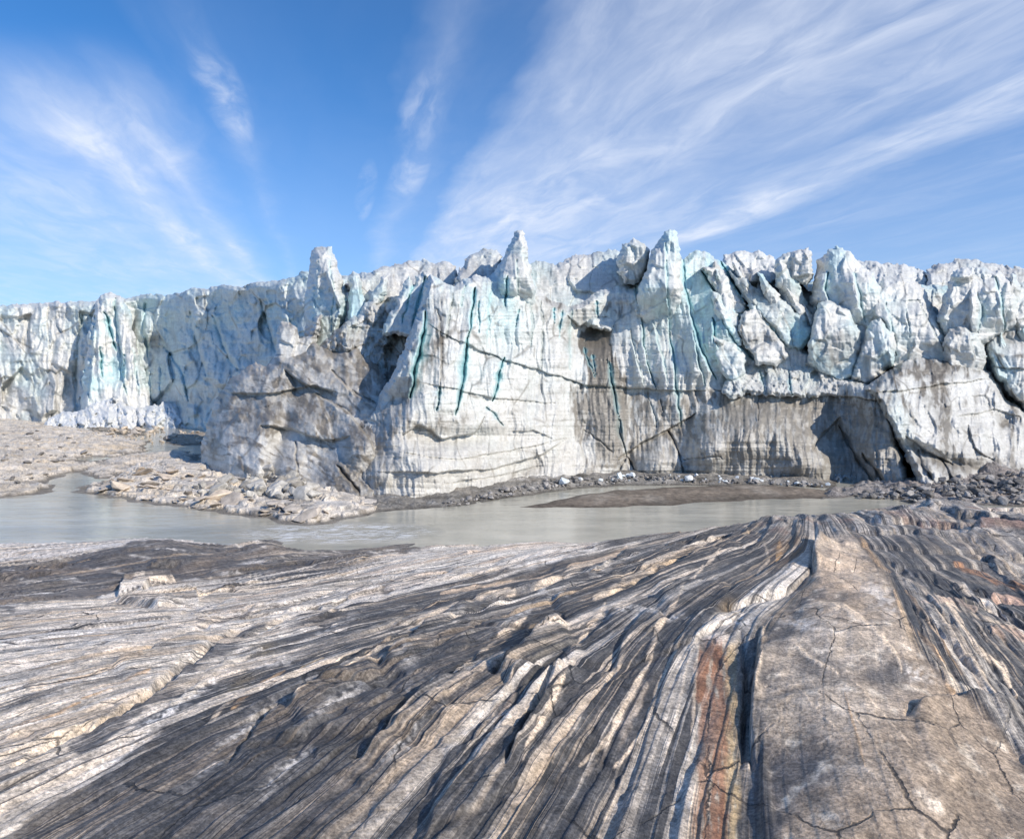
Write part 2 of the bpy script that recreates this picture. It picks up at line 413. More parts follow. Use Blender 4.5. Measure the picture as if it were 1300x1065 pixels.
def ice_color(X, Y, ctx, clean=0.25, blue=0.3, dirt=0.15, streak=0.5, seed=0, top=None, dirtmap=None, bluemap=None):
    """clean white ice, blue-green where it is bare and compact, grit washed down in streaks"""
    col = np.empty(X.shape + (3,)); col[:] = WHITE
    b = ss(fbm(X / 46, Y / 60, 4, seed + 11), -0.35, 0.75) * blue
    if bluemap is not None: b = b + bluemap
    col = cmix(col, CYAN, b)
    g = ss(fbm(X / 14, Y / 34, 4, seed + 14), 0.1, 0.8) * 0.35 * (dirt > 0)
    col = cmix(col, GREY, g * min(1, dirt * 3))
    st = ss(fbm(X / 6.5 + 1.2 * pn(X / 40, Y / 40, seed), Y / 70, 4, seed + 17), 0.05, 0.9)
    pa = ss(fbm(X / 55, Y / 40, 4, seed + 23), -0.5, 0.7)
    dm = dirt * (0.25 + 0.9 * pa)
    if dirtmap is not None: dm = dm + dirtmap
    blot = ss(fbm(X / 9, Y / 16, 5, seed + 27), -0.1, 0.45)
    dm = 1.25 * dm * (0.40 + streak * 1.1 * st + 0.7 * blot)
    lay = ss(pn(X / 90 + fbm(X / 60, Y / 60, 2, seed), Y / 2.6, seed + 31), 0.15, 0.8)
    dm = dm + dirt * 0.30 * lay
    col = cmix(col, DIRT, np.clip(dm, 0, 0.93))
    thin = ss(fbm(X / 1.9 + .8 * pn(X / 20, Y / 20, seed + 2), Y / 34, 3, seed + 35), .15, .7) * ss(fbm(X / 40, Y / 30, 3, seed + 36), -.5, .5)
    grit = ss(fbm(X / 2.3, Y / 2.0, 3, seed + 37), .15, .7)
    col = cmix(col, DIRT, np.clip((.16 * thin + .16 * grit + .10 * lay) * min(1.0, .25 + dirt * 4), 0, .5))
    if 'seam' in ctx: col = cmix(col, DIRT, ctx['seam'] * np.clip(.2 + 2 * dirt, 0, .75) * ss(fbm(X / 25, Y / 25, 3, seed + 38), -.2, .35))
    col = cmix(col, CYAN, ctx['halo'] * .7); col = cmix(col, TEAL, ctx['blue'] * 0.5)
    col = cmix(col, DIRT, np.clip(ctx['dirt'], 0, 1) * 0.85)
    return col
def ice_lumps(scale=1.0, a=(1.0, 0.45, 0.16, 0.06), flute=0.4, fac=0.35, lay=0.05, seed=0, fsize=26.0):
    a = (a[0] * .8, a[1] * .45, a[2] * .25, a[3] * .5); flute *= .6; fsize *= 1.25; fac *= 1.35
    def fn(X, Y, ctx):
        wx = X + 5 * pn(X / 30, Y / 30, seed + 3); wy = Y + 5 * pn(X / 30, Y / 30, seed + 4)
        r = a[0] * fbm(X / 62, Y / 70, 2, seed + 1) + a[1] * fbm(X / 19, Y / 26, 3, seed + 5)
        r = r - a[2] * ridged(X / 9, Y / 12, 3, seed + 6) + a[3] * fbm(X / 2.9, Y / 2.9, 2, seed + 7)
        fl = fbm(wx / 15 + .5 * pn(X / 60, Y / 90, seed + 19), Y / 150, 2, seed + 9); r = r - flute * 1.1 * (1 - 2 * np.abs(fl)) * ss(fbm(X / 60, Y / 70, 2, seed + 18), -.35, .6) * (1 if seed != 80 else .3 + .7 * ss(Y, 530, 480)) + flute * .5 * fbm(wx / 5.5, Y / 90, 2, seed + 10)
        if fac:
            f, e = facets(wx / fsize, wy / (fsize * 1.5), seed + 2, 1.0, 0.9); r = r + fac * f; ctx['seam'] = ss(e, .07, .015)
            f, e = facets(wx / (fsize * .4), wy / (fsize * .5), seed + 4, 1.0, 0.6); r = r + fac * 0.4 * f
        if lay: r = r + lay * pn(X / 110 + fbm(X / 60, Y / 60, 2, seed), Y / 2.4, seed + 13) + lay * 1.5 * pn(X / 150, Y / 6.5 , seed + 15)
        return r * scale
    return fn

# ================================================================ the glacier
# --- far cliff on the left
far = thing('ice_cliff', 'long pale blue ice cliff far back on the left, half in shade', 'ice cliff')
far_d0 = interp([-320, 0, 100, 170, 215, 260, 330, 390, 520], [170, 160, 153, 150, 141, 122, 104, 92, 82])
def far_d(X, Y): return far_d0(X + 4 * pn(X / 30, Y / 60, 5)) + np.maximum(540 - Y, 0) / 100 * 7 + 3.2 * gb(X, Y, 205, 450, 16, 80) + 4 * gb(X, Y, 92, 500, 12, 60, 10) + 4 * gb(X, Y, 300, 420, 20, 50, -30)
def far_c(X, Y, c):
    low = ss(Y, 455, 530) * ss(X, 130, 60)
    return ice_color(X, Y, c, blue=0.34, dirt=0.16, streak=0.6, seed=40, dirtmap=0.18 * low, bluemap=0.18 * ss(X, 90, 180) )
far_cr = [([(62, 385), (60, 420), (64, 445)], 1.6, 1.5, 0, 0, .5), ([(0, 420), (20, 432), (42, 444)], 1.8, 1.2, 0, 0, .8),
          ([(105, 400), (100, 440), (98, 480), (96, 515)], 4, 4, .15, 3), ([(190, 470), (192, 510)], 2, 2, .3), ([(202, 465), (204, 505)], 2, 2, .2),
          ([(210, 440), (228, 470), (240, 510)], 3, 3, .2, -2), ([(270, 400), (285, 440), (300, 470)], 5, 4, .2, 3), ([(330, 380), (340, 410), (352, 450)], 5, 4, .1, 3),
          ([(240, 395), (250, 430), (262, 480)], 4, 3, .1, 2.4), ([(185, 385), (182, 420), (190, 455)], 3, 3, .3, 2)]
relief('cliff_face', [(-320, 396), (-200, 392), (0, 388), (30, 386), (60, 384), (85, 382), (110, 384), (130, 380), (165, 378), (190, 372), (210, 376), (235, 368), (262, 366), (285, 362), (305, 364), (325, 357), (345, 358), (368, 352), (390, 345), (440, 350), (500, 340), (520, 340), (520, 575), (-320, 575)],
       far_d, far_c, ICE_FAR, far, R=10, T=6, cracks=far_cr, seed=40, back=30, relief_fn=ice_lumps(2.2, a=(1.2, .7, .5, .12), flute=.45, fac=.8, seed=40))
relief('ice_pillar', [(100, 535), (104, 490), (108, 455), (112, 425), (118, 392), (127, 375), (140, 371), (154, 376), (164, 390), (170, 425), (178, 460), (188, 490), (196, 520), (198, 535)],
       lambda X, Y: 143 + np.maximum(540 - Y, 0) / 100 * 5, lambda X, Y, c: ice_color(X, Y, c, blue=.6, dirt=.02, seed=45), ICE_FAR, far, R=16, T=7, seed=45,
       cracks=[([(133, 395), (139, 415), (146, 445)], 2.6, 5, .95), ([(128, 440), (129, 480)], 2.2, 5, .9), ([(156, 450), (158, 480)], 2.2, 4, .8), ([(146, 380), (150, 430), (160, 500)], 2.5, 3, .4, 2), ([(170, 440), (176, 500)], 2, 2, .3), ([(120, 400), (117, 460), (112, 510)], 2.2, 2.5, .3, 2)],
       relief_fn=ice_lumps(2.0, a=(.8, .5, .4, .1), flute=.9, fac=.4, seed=46))
sn = relief('snow_heap', [(54, 541), (62, 531), (82, 524), (105, 519), (122, 510), (140, 505), (156, 510), (172, 518), (196, 514), (214, 510), (232, 518), (250, 530), (257, 545), (258, 556), (50, 556)],
       lambda X, Y: 131 + np.maximum(546 - Y, 0) / 100 * 26, lambda X, Y, c: cmix(ice_color(X, Y, c, blue=.25, dirt=0.0, seed=47), (.8, .83, .86), np.full(X.shape, .75)), SNOW, None, R=8, T=3, seed=47,
       relief_fn=ice_lumps(1.8, a=(1.2, .9, .8, .3), flute=0, fac=.9, lay=0, seed=48, fsize=8))
tag(sn, 'bright white heap of crumbled snow fallen below the far blue ice cliff', 'snow heap')

# --- tall tower of ice and its neighbours
tw = relief('ice_tower', [(380, 455), (386, 420), (388, 385), (391, 350), (393, 326), (399, 316), (408, 312), (419, 315), (426, 330), (433, 352), (439, 375), (440, 400), (432, 425), (426, 455)],
       lambda X, Y: 70 + np.maximum(440 - Y, 0) / 100 * 3 - .06 * (X - 400), lambda X, Y, c: ice_color(X, Y, c, blue=.5, dirt=.10, seed=50, dirtmap=.25 * ss(Y, 395, 440) + .2 * gb(X, Y, 402, 315, 12, 4)), ICE, None, R=22, T=8, seed=50, back=10,
       cracks=[([(418, 330), (424, 370), (420, 420)], 2.0, 1.2, .3), ([(405, 330), (400, 370), (398, 410)], 2.4, 1.0, .2)], relief_fn=ice_lumps(1.2, fac=.5, seed=51))
tag(tw, 'tall rounded tower of ice standing alone against the sky left of centre', 'ice tower')
SER = 'ice blocks of the broken glacier top'
def block(label, outline, depth, seed, R=14, T=4, blue=.4, dirt=.1, streak=.5, lean=4.0, tilt=0.0, cracks=(), name='ice_block', cat='ice block', lump=None, dirtmap=None, back=7, group=None, edge=3.0, mat=None, bluemap=None, parent=None, sinkb=0.0):
    T *= .65; sinkb = sinkb or (2.2 if 110 <= seed <= 120 else 0); P = np.asarray(outline, float); x0, y1 = P[:, 0].mean(), P[:, 1].max()
    if 110 <= seed <= 120: depth = 59.5 + (depth - 59.5) * .5
    o = relief(name, outline, lambda X, Y: depth + np.maximum(y1 - Y, 0) / 100 * lean + tilt * (X - x0) / 10 + sinkb * ss(Y, y1 - 65, y1),
               lambda X, Y, c: ice_color(X, Y, c, blue=blue, dirt=dirt, streak=streak, seed=seed, dirtmap=dirtmap(X, Y) if dirtmap else None, bluemap=bluemap(X, Y) if bluemap else None),
               mat, parent, R=R, T=T, seed=seed, cracks=cracks, back=back, edge=edge, relief_fn=lump or ice_lumps(.85, a=(.6, .35, .12, .05), flute=.22, fac=.62, seed=seed, fsize=30))
    if not parent: tag(o, label, cat, group)
    return o
block('slim blue-white pillar just right of the tall ice tower', [(441, 415), (443, 385), (443, 352), (448, 345), (456, 349), (461, 372), (466, 398), (458, 418)], 69, 60, R=9, T=4, blue=.7, dirt=.03)
block('narrow pale slab leaning left over the dirty recess', [(430, 440), (445, 415), (458, 398), (468, 380), (476, 366), (484, 352), (492, 350), (490, 372), (474, 398), (456, 422), (440, 446)], 66, 61, R=8, T=3, blue=.6, dirt=.08)
block('small grit-covered ice knob standing above the dirty mound', [(347, 462), (350, 440), (351, 418), (357, 409), (367, 408), (376, 416), (380, 430), (392, 424), (402, 402), (408, 400), (404, 424), (396, 445), (390, 462)], 65, 62, R=10, T=4, blue=.05, dirt=.35)
block('jagged bluish ice teeth behind the left edge of the main wall', [(484, 425), (496, 398), (505, 382), (512, 362), (519, 350), (526, 360), (530, 352), (537, 344), (546, 346), (552, 380), (540, 430)], 61, 63, R=8, T=3.5, blue=.6, dirt=.10, cracks=[([(525, 358), (518, 385), (510, 410)], 2.2, 2, .9), ([(540, 350), (532, 385), (522, 415)], 2.4, 2.5, .9)])

# --- dirty recess and mound (the toe)
def rec_d(X, Y): return 61 + np.maximum(520 - Y, 0) / 100 * 5 + 1.2 * gb(X, Y, 495, 440, 28, 38)
toe = thing('ice_mound', 'low grey dirt-streaked mound of folded ice at the left foot of the glacier', 'ice mound')
relief('upper_slope', [(395, 455), (420, 425), (438, 408), (455, 398), (470, 384), (492, 378), (520, 372), (548, 380), (552, 430), (535, 520), (470, 560), (400, 520)],
       rec_d, lambda X, Y, c: ice_color(X, Y, c, blue=.25, dirt=.50, streak=.35, seed=70, dirtmap=.45 * gb(X, Y, 500, 425, 35, 45)), ICE, toe, R=10, T=3, seed=70, back=8,
       relief_fn=ice_lumps(1.6, a=(1.0, .8, .6, .16), flute=.1, fac=.6, lay=.03, seed=70, fsize=18))
toe_b = interp([240, 258, 290, 330, 400, 500, 560], [60, 58, 54, 51, 48.5, 47.5, 50])
def toe_d(X, Y):
    return toe_b(X) + np.maximum(632 - Y, 0) / 100 * 7.4 - 2.0 * gb(X, Y, 300, 570, 40, 40) + 1.4 * gb(X, Y, 355, 560, 10, 60, 15) - 1.5 * gb(X, Y, 455, 570, 25, 30)
def toe_c(X, Y, c):
    wx = X + 16 * fbm(X / 50, Y / 50, 3, 71); wy = Y + 16 * fbm(X / 50, Y / 50, 3, 72)
    fold = ss(fbm((wx * .92 + wy * .38) / 46, (-wx * .38 + wy * .92) / 8.5, 4, 73), .02, .42)
    le = ss(np.sin((wx * .86 + wy * .5) / 3.4) + fbm(X / 20, Y / 20, 2, 75), .2, 1.2) * gb(X, Y, 282, 550, 26, 60, 18)
    dm = .5 * fold + .62 * gb(X, Y, 345, 527, 50, 10, 8) + .55 * gb(X, Y, 400, 520, 40, 14, 25) + .6 * gb(X, Y, 470, 545, 24, 12, -20) + .6 * le - .2 * gb(X, Y, 325, 590, 55, 32) - .25 * gb(X, Y, 395, 575, 30, 20)
    dm = dm + .6 * gb(X, Y, 440, 612, 26, 26) + .25 * ss(Y, 520, 455)
    return cmix(ice_color(X, Y, c, blue=.0, dirt=.34, streak=.3, seed=71, dirtmap=1.5 * np.maximum(dm, -.1)), (.34, .31, .265), .24 + .3 * ss(fbm((X * .92 + Y * .38) / 60, (-X * .38 + Y * .92) / 7, 4, 76), -.05, .4))
relief('lower_mound', [(250, 612), (254, 590), (257, 562), (264, 535), (273, 512), (284, 492), (296, 478), (310, 470), (324, 459), (338, 466), (352, 446), (376, 452), (400, 436), (425, 446), (452, 440), (476, 462), (498, 500), (512, 545), (505, 590), (480, 640), (470, 668), (262, 668)],
       toe_d, toe_c, ICE, toe, R=20, T=7, seed=71, back=10,
       cracks=[([(375, 560), (378, 595), (376, 610)], 2.6, 1.4, 0, 0, .7), ([(428, 590), (440, 605), (455, 622), (462, 640)], 3.4, 2.5, 0, -.8, .9), ([(340, 515), (300, 525), (275, 560), (262, 590)], 2.0, .8, 0, .7, .5),
               ([(400, 500), (440, 520), (470, 560), (485, 590)], 3, 1.2, 0, -1.2, .5), ([(330, 540), (370, 545), (410, 560), (445, 555)], 3, 1.0, 0, 1.0, .4), ([(290, 500), (340, 500), (400, 490)], 2.4, .8, 0, .8, .3),
               ([(420, 470), (450, 500), (500, 520)], 3, 1.6, 0, -1, .5), ([(360, 470), (390, 490), (430, 500)], 3, 1.5, 0, 1.2, .4)],
       relief_fn=ice_lumps(1.15, a=(.8, .45, .22, .07), flute=.04, fac=.2, lay=.03, seed=74, fsize=34))

# --- the main wall
wall = thing('ice_wall', 'broad high white ice wall with dirt streaks and blue crevasses above the river', 'ice wall')
w_b = interp([400, 430, 460, 500, 560, 600, 680, 740, 800, 860, 930, 1000, 1060, 1110, 1160], [50, 48.5, 48, 47.6, 48.5, 50.5, 56, 58, 60.5, 60, 58.5, 57.5, 57.5, 54, 53])
w_y = interp([430, 500, 600, 680, 800, 860, 1000, 1110], [635, 637, 630, 612, 605, 605, 612, 620])
def wall_d(X, Y):
    h = np.maximum(w_y(X) - Y, 0) / 100
    z = w_b(X) + 2.2 * h + .55 * h * h
    z = z - 1.6 * gb(X, Y, 545, 590, 60, 26) + 1.2 * gb(X, Y, 600, 555, 60, 12) - 1.6 * gb(X, Y, 655, 340, 20, 50) - 2.2 * gb(X, Y, 848, 340, 22, 55) + 1.6 * gb(X, Y, 735, 480, 26, 110) + 2.4 * gb(X, Y, 755, 420, 28, 24)
    z = z + 1.2 * gb(X, Y, 1085, 570, 36, 60)  - 2.4 * gb(X, Y, 955, 555, 55, 34) - 1.8 * gb(X, Y, 828, 586, 26, 22) - 2.2 * gb(X, Y, 895, 580, 26, 30) - 1.6 * gb(X, Y, 1035, 585, 36, 26)
    z = z + 3.2 * (1 - ss(X - np.interp(Y, [440, 468, 510, 548, 590, 640], [515, 502, 478, 450, 430, 424]), 0, 62)) * ss(Y, 465, 520)
    z = z + 1.6 * ss(X + .35 * (Y - 400), 905, 960) * ss(Y, 505, 470)
    return z
def wall_c(X, Y, c):
    jx = X + 9 * fbm(X / 22, Y / 50, 3, 81) + 6 * fbm(X / 5, Y / 90, 2, 86); jy = Y + 14 * fbm(X / 14, Y / 40, 4, 82)
    dm = (.95 + 1.1 * ss(fbm(X / 5, Y / 80, 3, 87), -.45, .2)) * 1.25 * ss(sdf([(736, 425), (752, 408), (774, 412), (786, 470), (796, 530), (790, 580), (764, 585), (752, 530), (748, 470)], jx, jy), -5, 5)
    dm = dm + .9 * ss(sdf([(745, 495), (752, 560), (735, 562), (727, 530), (733, 495)], jx, jy), -5, 5) + .7 * ss(sdf([(728, 612), (740, 590), (780, 575), (812, 560), (806, 590), (770, 600)], jx, jy), -4, 5)
    dm = dm + .42 * gb(jx, jy, 665, 605, 26, 8, -30) + .30 * ss(Y, 488, 502) * ss(X, 770, 800) + .25 * gb(jx, jy, 860, 540, 60, 30) + .55 * gb(jx, jy, 935, 515, 26, 16)
    dm = dm + .38 * ss(jy, 500, 512) * ss(jx, 905, 930) + .45 * gb(jx, jy, 1010, 520, 60, 18) + .3 * gb(jx, jy, 1090, 560, 40, 50)
    dm = dm + .45 * gb(jx, jy, 540, 545, 40, 10, -8) + .5 * gb(jx, jy, 480, 560, 26, 20, 40) + .40 * gb(jx, jy, 465, 610, 18, 26) + .25 * gb(jx, jy, 505, 610, 40, 16)
    dm = dm + .5 * gb(jx, jy, 700, 388, 20, 12) + .35 * gb(jx, jy, 780, 390, 50, 10) + .35 * gb(jx, jy, 960, 440, 34, 26, 50) + .4 * gb(jx, jy, 930, 375, 12, 40, -50) + .3 * gb(jx, jy, 980, 400, 12, 50, -50)
    dm = dm + .5 * gb(jx, jy, 520, 490, 14, 70, 28) + .3 * gb(jx, jy, 562, 440, 7, 60) - .08 * ss(Y, 420, 340)
    top = ss(Y, 440, 320)
    bm = .45 * top * ss(fbm(X / 14, Y / 46, 3, 84), -.5, .6) + .35 * gb(X, Y, 850, 350, 40, 60) + .45 * gb(X, Y, 910, 400, 40, 60) + .3 * gb(X, Y, 640, 400, 30, 60)
    col = ice_color(X, Y, c, blue=.12, dirt=.17, streak=.75, seed=80, dirtmap=1.3 * np.maximum(dm, -.1), bluemap=bm)
    return cmix(col, TAN, .42 * ss(Y, 430, 600))
CR = [([(540, 396), (536, 430), (527, 468), (521, 505)], 3.6, 6, 1, -1.6), ([(604, 366), (596, 411), (589, 460), (585, 498), (578, 528)], 3.2, 5, 1, -1.2),
      ([(645, 355), (641, 389)], 2.2, 3, .9), ([(641, 453), (632, 483), (626, 509)], 2.4, 3.5, 1, -.8), ([(618, 517), (628, 528), (640, 540)], 1.8, 1.5, .6), ([(559, 490), (555, 522)], 2.2, 2.5, .7),
      ([(557, 393), (561, 449), (559, 490)], 2.4, 1.2, 0, -.6, .5), ([(609, 381), (608, 423)], 1.3, 1.6, .9), ([(658, 392), (656, 416)], 1.3, 1.6, .8), ([(703, 389), (705, 411)], 1.3, 1.6, .9), ([(715, 393), (711, 430)], 1.3, 1.6, .7),
      ([(757, 382), (759, 406)], 1.3, 1.6, .9), ([(773, 460), (782, 513), (789, 550)], 1.9, 2.4, .8, -.5), ([(741, 440), (748, 460), (756, 478)], 1.3, 1.6, .8), ([(752, 450), (757, 475)], 1.3, 1.6, .8), ([(770, 456), (781, 505), (785, 543), (796, 577)], 2, 2, .3, 0, .4),
      ([(781, 318), (798, 345), (807, 363), (815, 411), (821, 456), (832, 494)], 1.9, 2.4, .55, -.9, .25), ([(849, 423), (856, 460), (862, 520), (864, 540)], 1.8, 2.2, .7, -.5), ([(840, 360), (846, 390), (850, 425)], 2.2, 1.5, .5, -.6),
      ([(868, 326), (870, 360), (876, 396), (890, 441), (908, 482)], 2.2, 3, .75, -1.6), ([(890, 344), (905, 368), (916, 389), (917, 402), (930, 428), (956, 457)], 2.8, 4.0, .9, -1.5),
      ([(905, 402), (908, 430), (918, 452), (930, 482)], 2.4, 3, .9, -1.2), ([(912, 328), (922, 343), (936, 364), (950, 389), (974, 405), (1002, 443)], 3.4, 5.5, .95, -1.8), ([(950, 389), (942, 402), (938, 418)], 2, 3, .5), ([(925, 395), (935, 405), (938, 425), (950, 450)], 3, 2.5, .6),
      ([(544, 411), (574, 430), (630, 453), (686, 471), (743, 490), (807, 494)], 1.3, .9, .1, .45, .40), ([(536, 486), (580, 495), (626, 505), (705, 513)], 1.1, .6, 0, .3, .5), ([(510, 554), (533, 539), (563, 558), (604, 550), (615, 528)], 1.8, .9, 0, .9, .6),
      ([(649, 548), (675, 547), (701, 556)], 1.1, .5, 0, .3, .4), ([(480, 599), (555, 601), (630, 595), (690, 577), (722, 556)], 1.4, .6, 0, .6, .3), ([(560, 615), (640, 603), (690, 590)], 1.0, .4, 0, .3, .3), ([(505, 575), (580, 583), (660, 570), (720, 556)], 1.0, .4, 0, .3, .25),
      ([(777, 490), (840, 496), (905, 496)], 1.3, .9, 0, .6, .6), ([(905, 496), (985, 501), (1067, 503), (1130, 511)], 1.5, 1.4, 0, .5, .9), ([(740, 434), (775, 414), (808, 389), (850, 376)], 1.3, .7, .1, -.5, .4),
      ([(785, 583), (811, 565), (841, 550), (883, 524)], 2.0, 1.6, 0, .7, .8), ([(847, 547), (858, 566), (864, 580), (868, 605)], 2.4, 2.4, 0, -.6, .9), ([(796, 578), (803, 590), (811, 605)], 2, 2, 0, 0, .9), ([(796, 578), (788, 595), (782, 606)], 1.5, 1.2, 0, 0, .7),
      ([(868, 583), (915, 580), (918, 584)], 1.6, .8, 0, 0, .7), ([(870, 600), (940, 604)], 1.4, .7, 0, 0, .5), ([(964, 505), (962, 535)], 1.3, .9, 0, 0, .6), ([(1030, 570), (1048, 548), (1068, 530)], 1.8, 1.5, 0, .7, .7), ([(1065, 540), (1085, 575), (1110, 615)], 3.4, 2.0, 0, .8, .5), ([(1095, 575), (1115, 600), (1128, 620)], 3.4, 2.0, 0, .8, .5),
      ([(838, 500), (843, 525)], 1.2, .8, 0, 0, .5), ([(883, 496), (888, 512)], 1.2, .7, 0, 0, .5), ([(820, 500), (830, 520), (834, 545)], 1.2, .8, .2, 0, .4), ([(720, 400), (735, 415), (752, 408), (770, 402)], 1.8, 1.2, 0, 1.0, .7), ([(740, 545), (760, 560), (780, 575)], 1.6, .8, 0, 0, .7),
      ([(575, 372), (570, 400), (566, 430)], 1.8, 1.2, .1, -.5, .4), ([(590, 362), (585, 390)], 1.6, 1.2, .3, -.4, .2), ([(625, 356), (620, 400), (618, 430)], 1.6, .9, .4, -.4), ([(672, 360), (676, 400), (674, 440)], 1.8, 1.2, .2, -.6, .3), ([(686, 380), (690, 430), (688, 470)], 1.8, 1.2, .1, -.6, .4),
      ([(727, 392), (722, 430), (724, 470)], 1.6, 1.0, .3, -.5, .2), ([(800, 420), (812, 470), (818, 490)], 1.5, 1.0, .2, -.5, .2), ([(828, 400), (840, 450), (848, 490)], 1.5, .9, .3, -.5), ([(880, 420), (888, 460), (895, 490)], 1.8, 1.5, .5, -.7)]
relief('wall_face', [(546, 348), (556, 352), (566, 360), (577, 362), (590, 354), (605, 350), (622, 352), (632, 336), (645, 322), (668, 318), (672, 338), (676, 354), (686, 370), (700, 381), (722, 389), (738, 385), (752, 374), (768, 366), (786, 363), (804, 366), (812, 350), (826, 330), (862, 322), (868, 330), (876, 320), (885, 316), (898, 321), (915, 330), (932, 345), (958, 378), (985, 412), (1012, 436), (1036, 450), (1070, 478), (1128, 498), (1136, 540), (1148, 590), (1165, 668), (425, 668), (424, 640), (430, 590), (450, 548), (478, 510), (502, 468), (526, 410), (538, 370)],
       wall_d, wall_c, ICE, wall, R=13, T=4.5, step=.95, cracks=CR, seed=80, back=14, edge=2.0, relief_fn=ice_lumps(1.0, a=(.9, .28, .12, .05), flute=.42, fac=.12, lay=.06, seed=80, fsize=26))
block('', [(624, 392), (630, 362), (634, 342), (640, 326), (648, 308), (654, 294), (660, 290), (666, 296), (670, 312), (671, 330), (676, 350), (682, 372), (676, 400), (655, 415), (636, 412)], 58.6, 90, R=13, T=5, blue=.55, dirt=.08, lean=3.4, name='pinnacle', parent=wall, sinkb=4.5, cracks=[([(645, 350), (642, 392)], 1.8, 2.2, .9), ([(656, 330), (658, 380)], 1.6, 1.2, .3, -.5)])
block('', [(806, 400), (810, 372), (818, 345), (826, 328), (836, 306), (844, 294), (851, 291), (860, 297), (864, 312), (864, 335), (867, 365), (862, 400), (845, 425), (822, 420)], 61.3, 91, R=14, T=5, blue=.5, dirt=.04, lean=3.6, name='pinnacle', parent=wall, sinkb=4.5, cracks=[([(845, 310), (846, 350), (850, 400)], 1.6, 1.2, .5, -.6)])
block('', [(784, 345), (783, 325), (789, 309), (804, 304), (818, 310), (826, 320), (820, 345), (806, 362), (792, 360)], 66, 92, R=12, T=4, blue=.25, dirt=.12, name='ice_knob', parent=wall, sinkb=2)
# slabs tipped to the right on the wall's shoulder
block('', [(917, 332), (932, 346), (950, 358), (974, 372), (1000, 386), (1022, 404), (1031, 420), (1027, 436), (1014, 446), (1000, 442), (982, 418), (955, 390), (934, 362)], 63.6, 93, R=8, T=3, blue=.35, dirt=.16, lean=2, name='tilted_slab', parent=wall, bluemap=lambda X, Y: .6 * gb(X, Y, 1020, 428, 14, 20) + .2, dirtmap=lambda X, Y: .35 * gb(X, Y, 950, 365, 50, 8, 38))
block('', [(940, 400), (956, 392), (972, 408), (994, 438), (1002, 452), (985, 466), (962, 462), (946, 440), (938, 420)], 62.0, 94, R=7, T=2, blue=.08, dirt=.36, lean=2, name='tilted_slab', parent=wall)
block('', [(893, 340), (908, 334), (922, 350), (940, 376), (949, 392), (940, 402), (926, 398), (910, 372)], 65.0, 95, R=6, T=2, blue=.3, dirt=.22, lean=2, name='tilted_slab', parent=wall)
block('', [(914, 394), (928, 402), (940, 426), (942, 440), (930, 430), (917, 410)], 62.4, 96, R=6, T=2.2, blue=.9, dirt=.0, lean=2, name='tilted_slab', parent=wall)
block('', [(903, 424), (916, 432), (932, 436), (946, 452), (948, 476), (930, 484), (914, 470), (905, 446)], 61.2, 97, R=6, T=1.8, blue=.4, dirt=.10, lean=2, name='tilted_slab', parent=wall)
# snow-covered ledge over the lower wall
block('', [(916, 500), (922, 484), (934, 472), (946, 458), (962, 462), (978, 454), (1000, 449), (1022, 456), (1044, 466), (1062, 478), (1090, 484), (1112, 490), (1133, 500), (1122, 512), (1060, 505), (1000, 503), (950, 500), (925, 508)], 59.4, 98, R=9, T=2.6, blue=.25, dirt=.05, lean=9, name='snow_ledge', parent=wall, mat=SNOW,
      lump=ice_lumps(.9, a=(.8, .6, .5, .14), flute=0, fac=.6, lay=0, seed=98, fsize=12), cracks=[([(1000, 470), (1006, 503)], 1.6, 1.6, .7), ([(966, 470), (972, 500)], 1.4, 1.2, .6)])
block('', [(930, 618), (952, 606), (985, 598), (1018, 590), (1046, 584), (1070, 590), (1086, 604), (1098, 620), (1100, 640), (930, 640)], 55.2, 99, R=9, T=2.5, blue=.02, dirt=.08, lean=8, name='rubble_apron', parent=wall, mat=SNOW, lump=ice_lumps(.8, a=(.5, .6, .9, .3), flute=0, fac=.9, lay=0, seed=99, fsize=7))
# the glacier's upper surface behind the rim
def cap(label, outline, depth, seed, **k):
    k.setdefault('lean', 14); k.setdefault('dirt', .2)
    return block(label, outline, depth, seed, R=k.pop('R', 10), T=k.pop('T', 5), blue=k.pop('blue', .2), name='snow_ridge', cat='snow ridge', back=25, edge=4.0, lump=k.pop('lump', ice_lumps(1.1, a=(1.1, .6, .35, .08), flute=.1, fac=.5, lay=.14, seed=seed, fsize=20)), **k)
cap('bluish layered snow ridge on the skyline just right of the tall ice tower', [(440, 362), (456, 352), (470, 347), (484, 340), (505, 335), (520, 331), (532, 328), (548, 334), (560, 332), (578, 336), (584, 350), (580, 420), (450, 420)], 72, 100)
cap('dark rounded snow dome just left of the sharp central pinnacle', [(572, 375), (580, 350), (588, 332), (600, 322), (616, 316), (630, 318), (638, 330), (640, 400), (575, 400)], 66, 101, blue=.15, dirt=.3)
cap('wide smooth grey-blue snow slope between the two sharp pinnacles', [(664, 330), (676, 334), (690, 333), (704, 337), (716, 330), (740, 322), (764, 318), (784, 318), (800, 330), (820, 336), (830, 400), (780, 420), (660, 400)], 65.5, 102, blue=.3, dirt=.16)
cap('smooth white snow dome on the skyline right of the taller pinnacle', [(912, 352), (920, 326), (930, 320), (946, 317), (962, 319), (984, 330), (1000, 345), (1010, 410), (940, 410)], 78, 103, blue=.1, dirt=.05)
cap('pale flat snow ridge behind the right-hand ice blocks', [(1060, 345), (1090, 331), (1110, 331), (1140, 336), (1164, 340), (1178, 348), (1188, 400), (1180, 460), (1080, 460), (1050, 400)], 76, 104, blue=.25, dirt=.1)
cap('broad dirty-topped snow cap at the far right skyline', [(1174, 380), (1176, 344), (1186, 336), (1206, 331), (1232, 328), (1256, 331), (1276, 338), (1300, 341), (1440, 350), (1440, 460), (1180, 460)], 74, 105, blue=.2, dirt=.22)

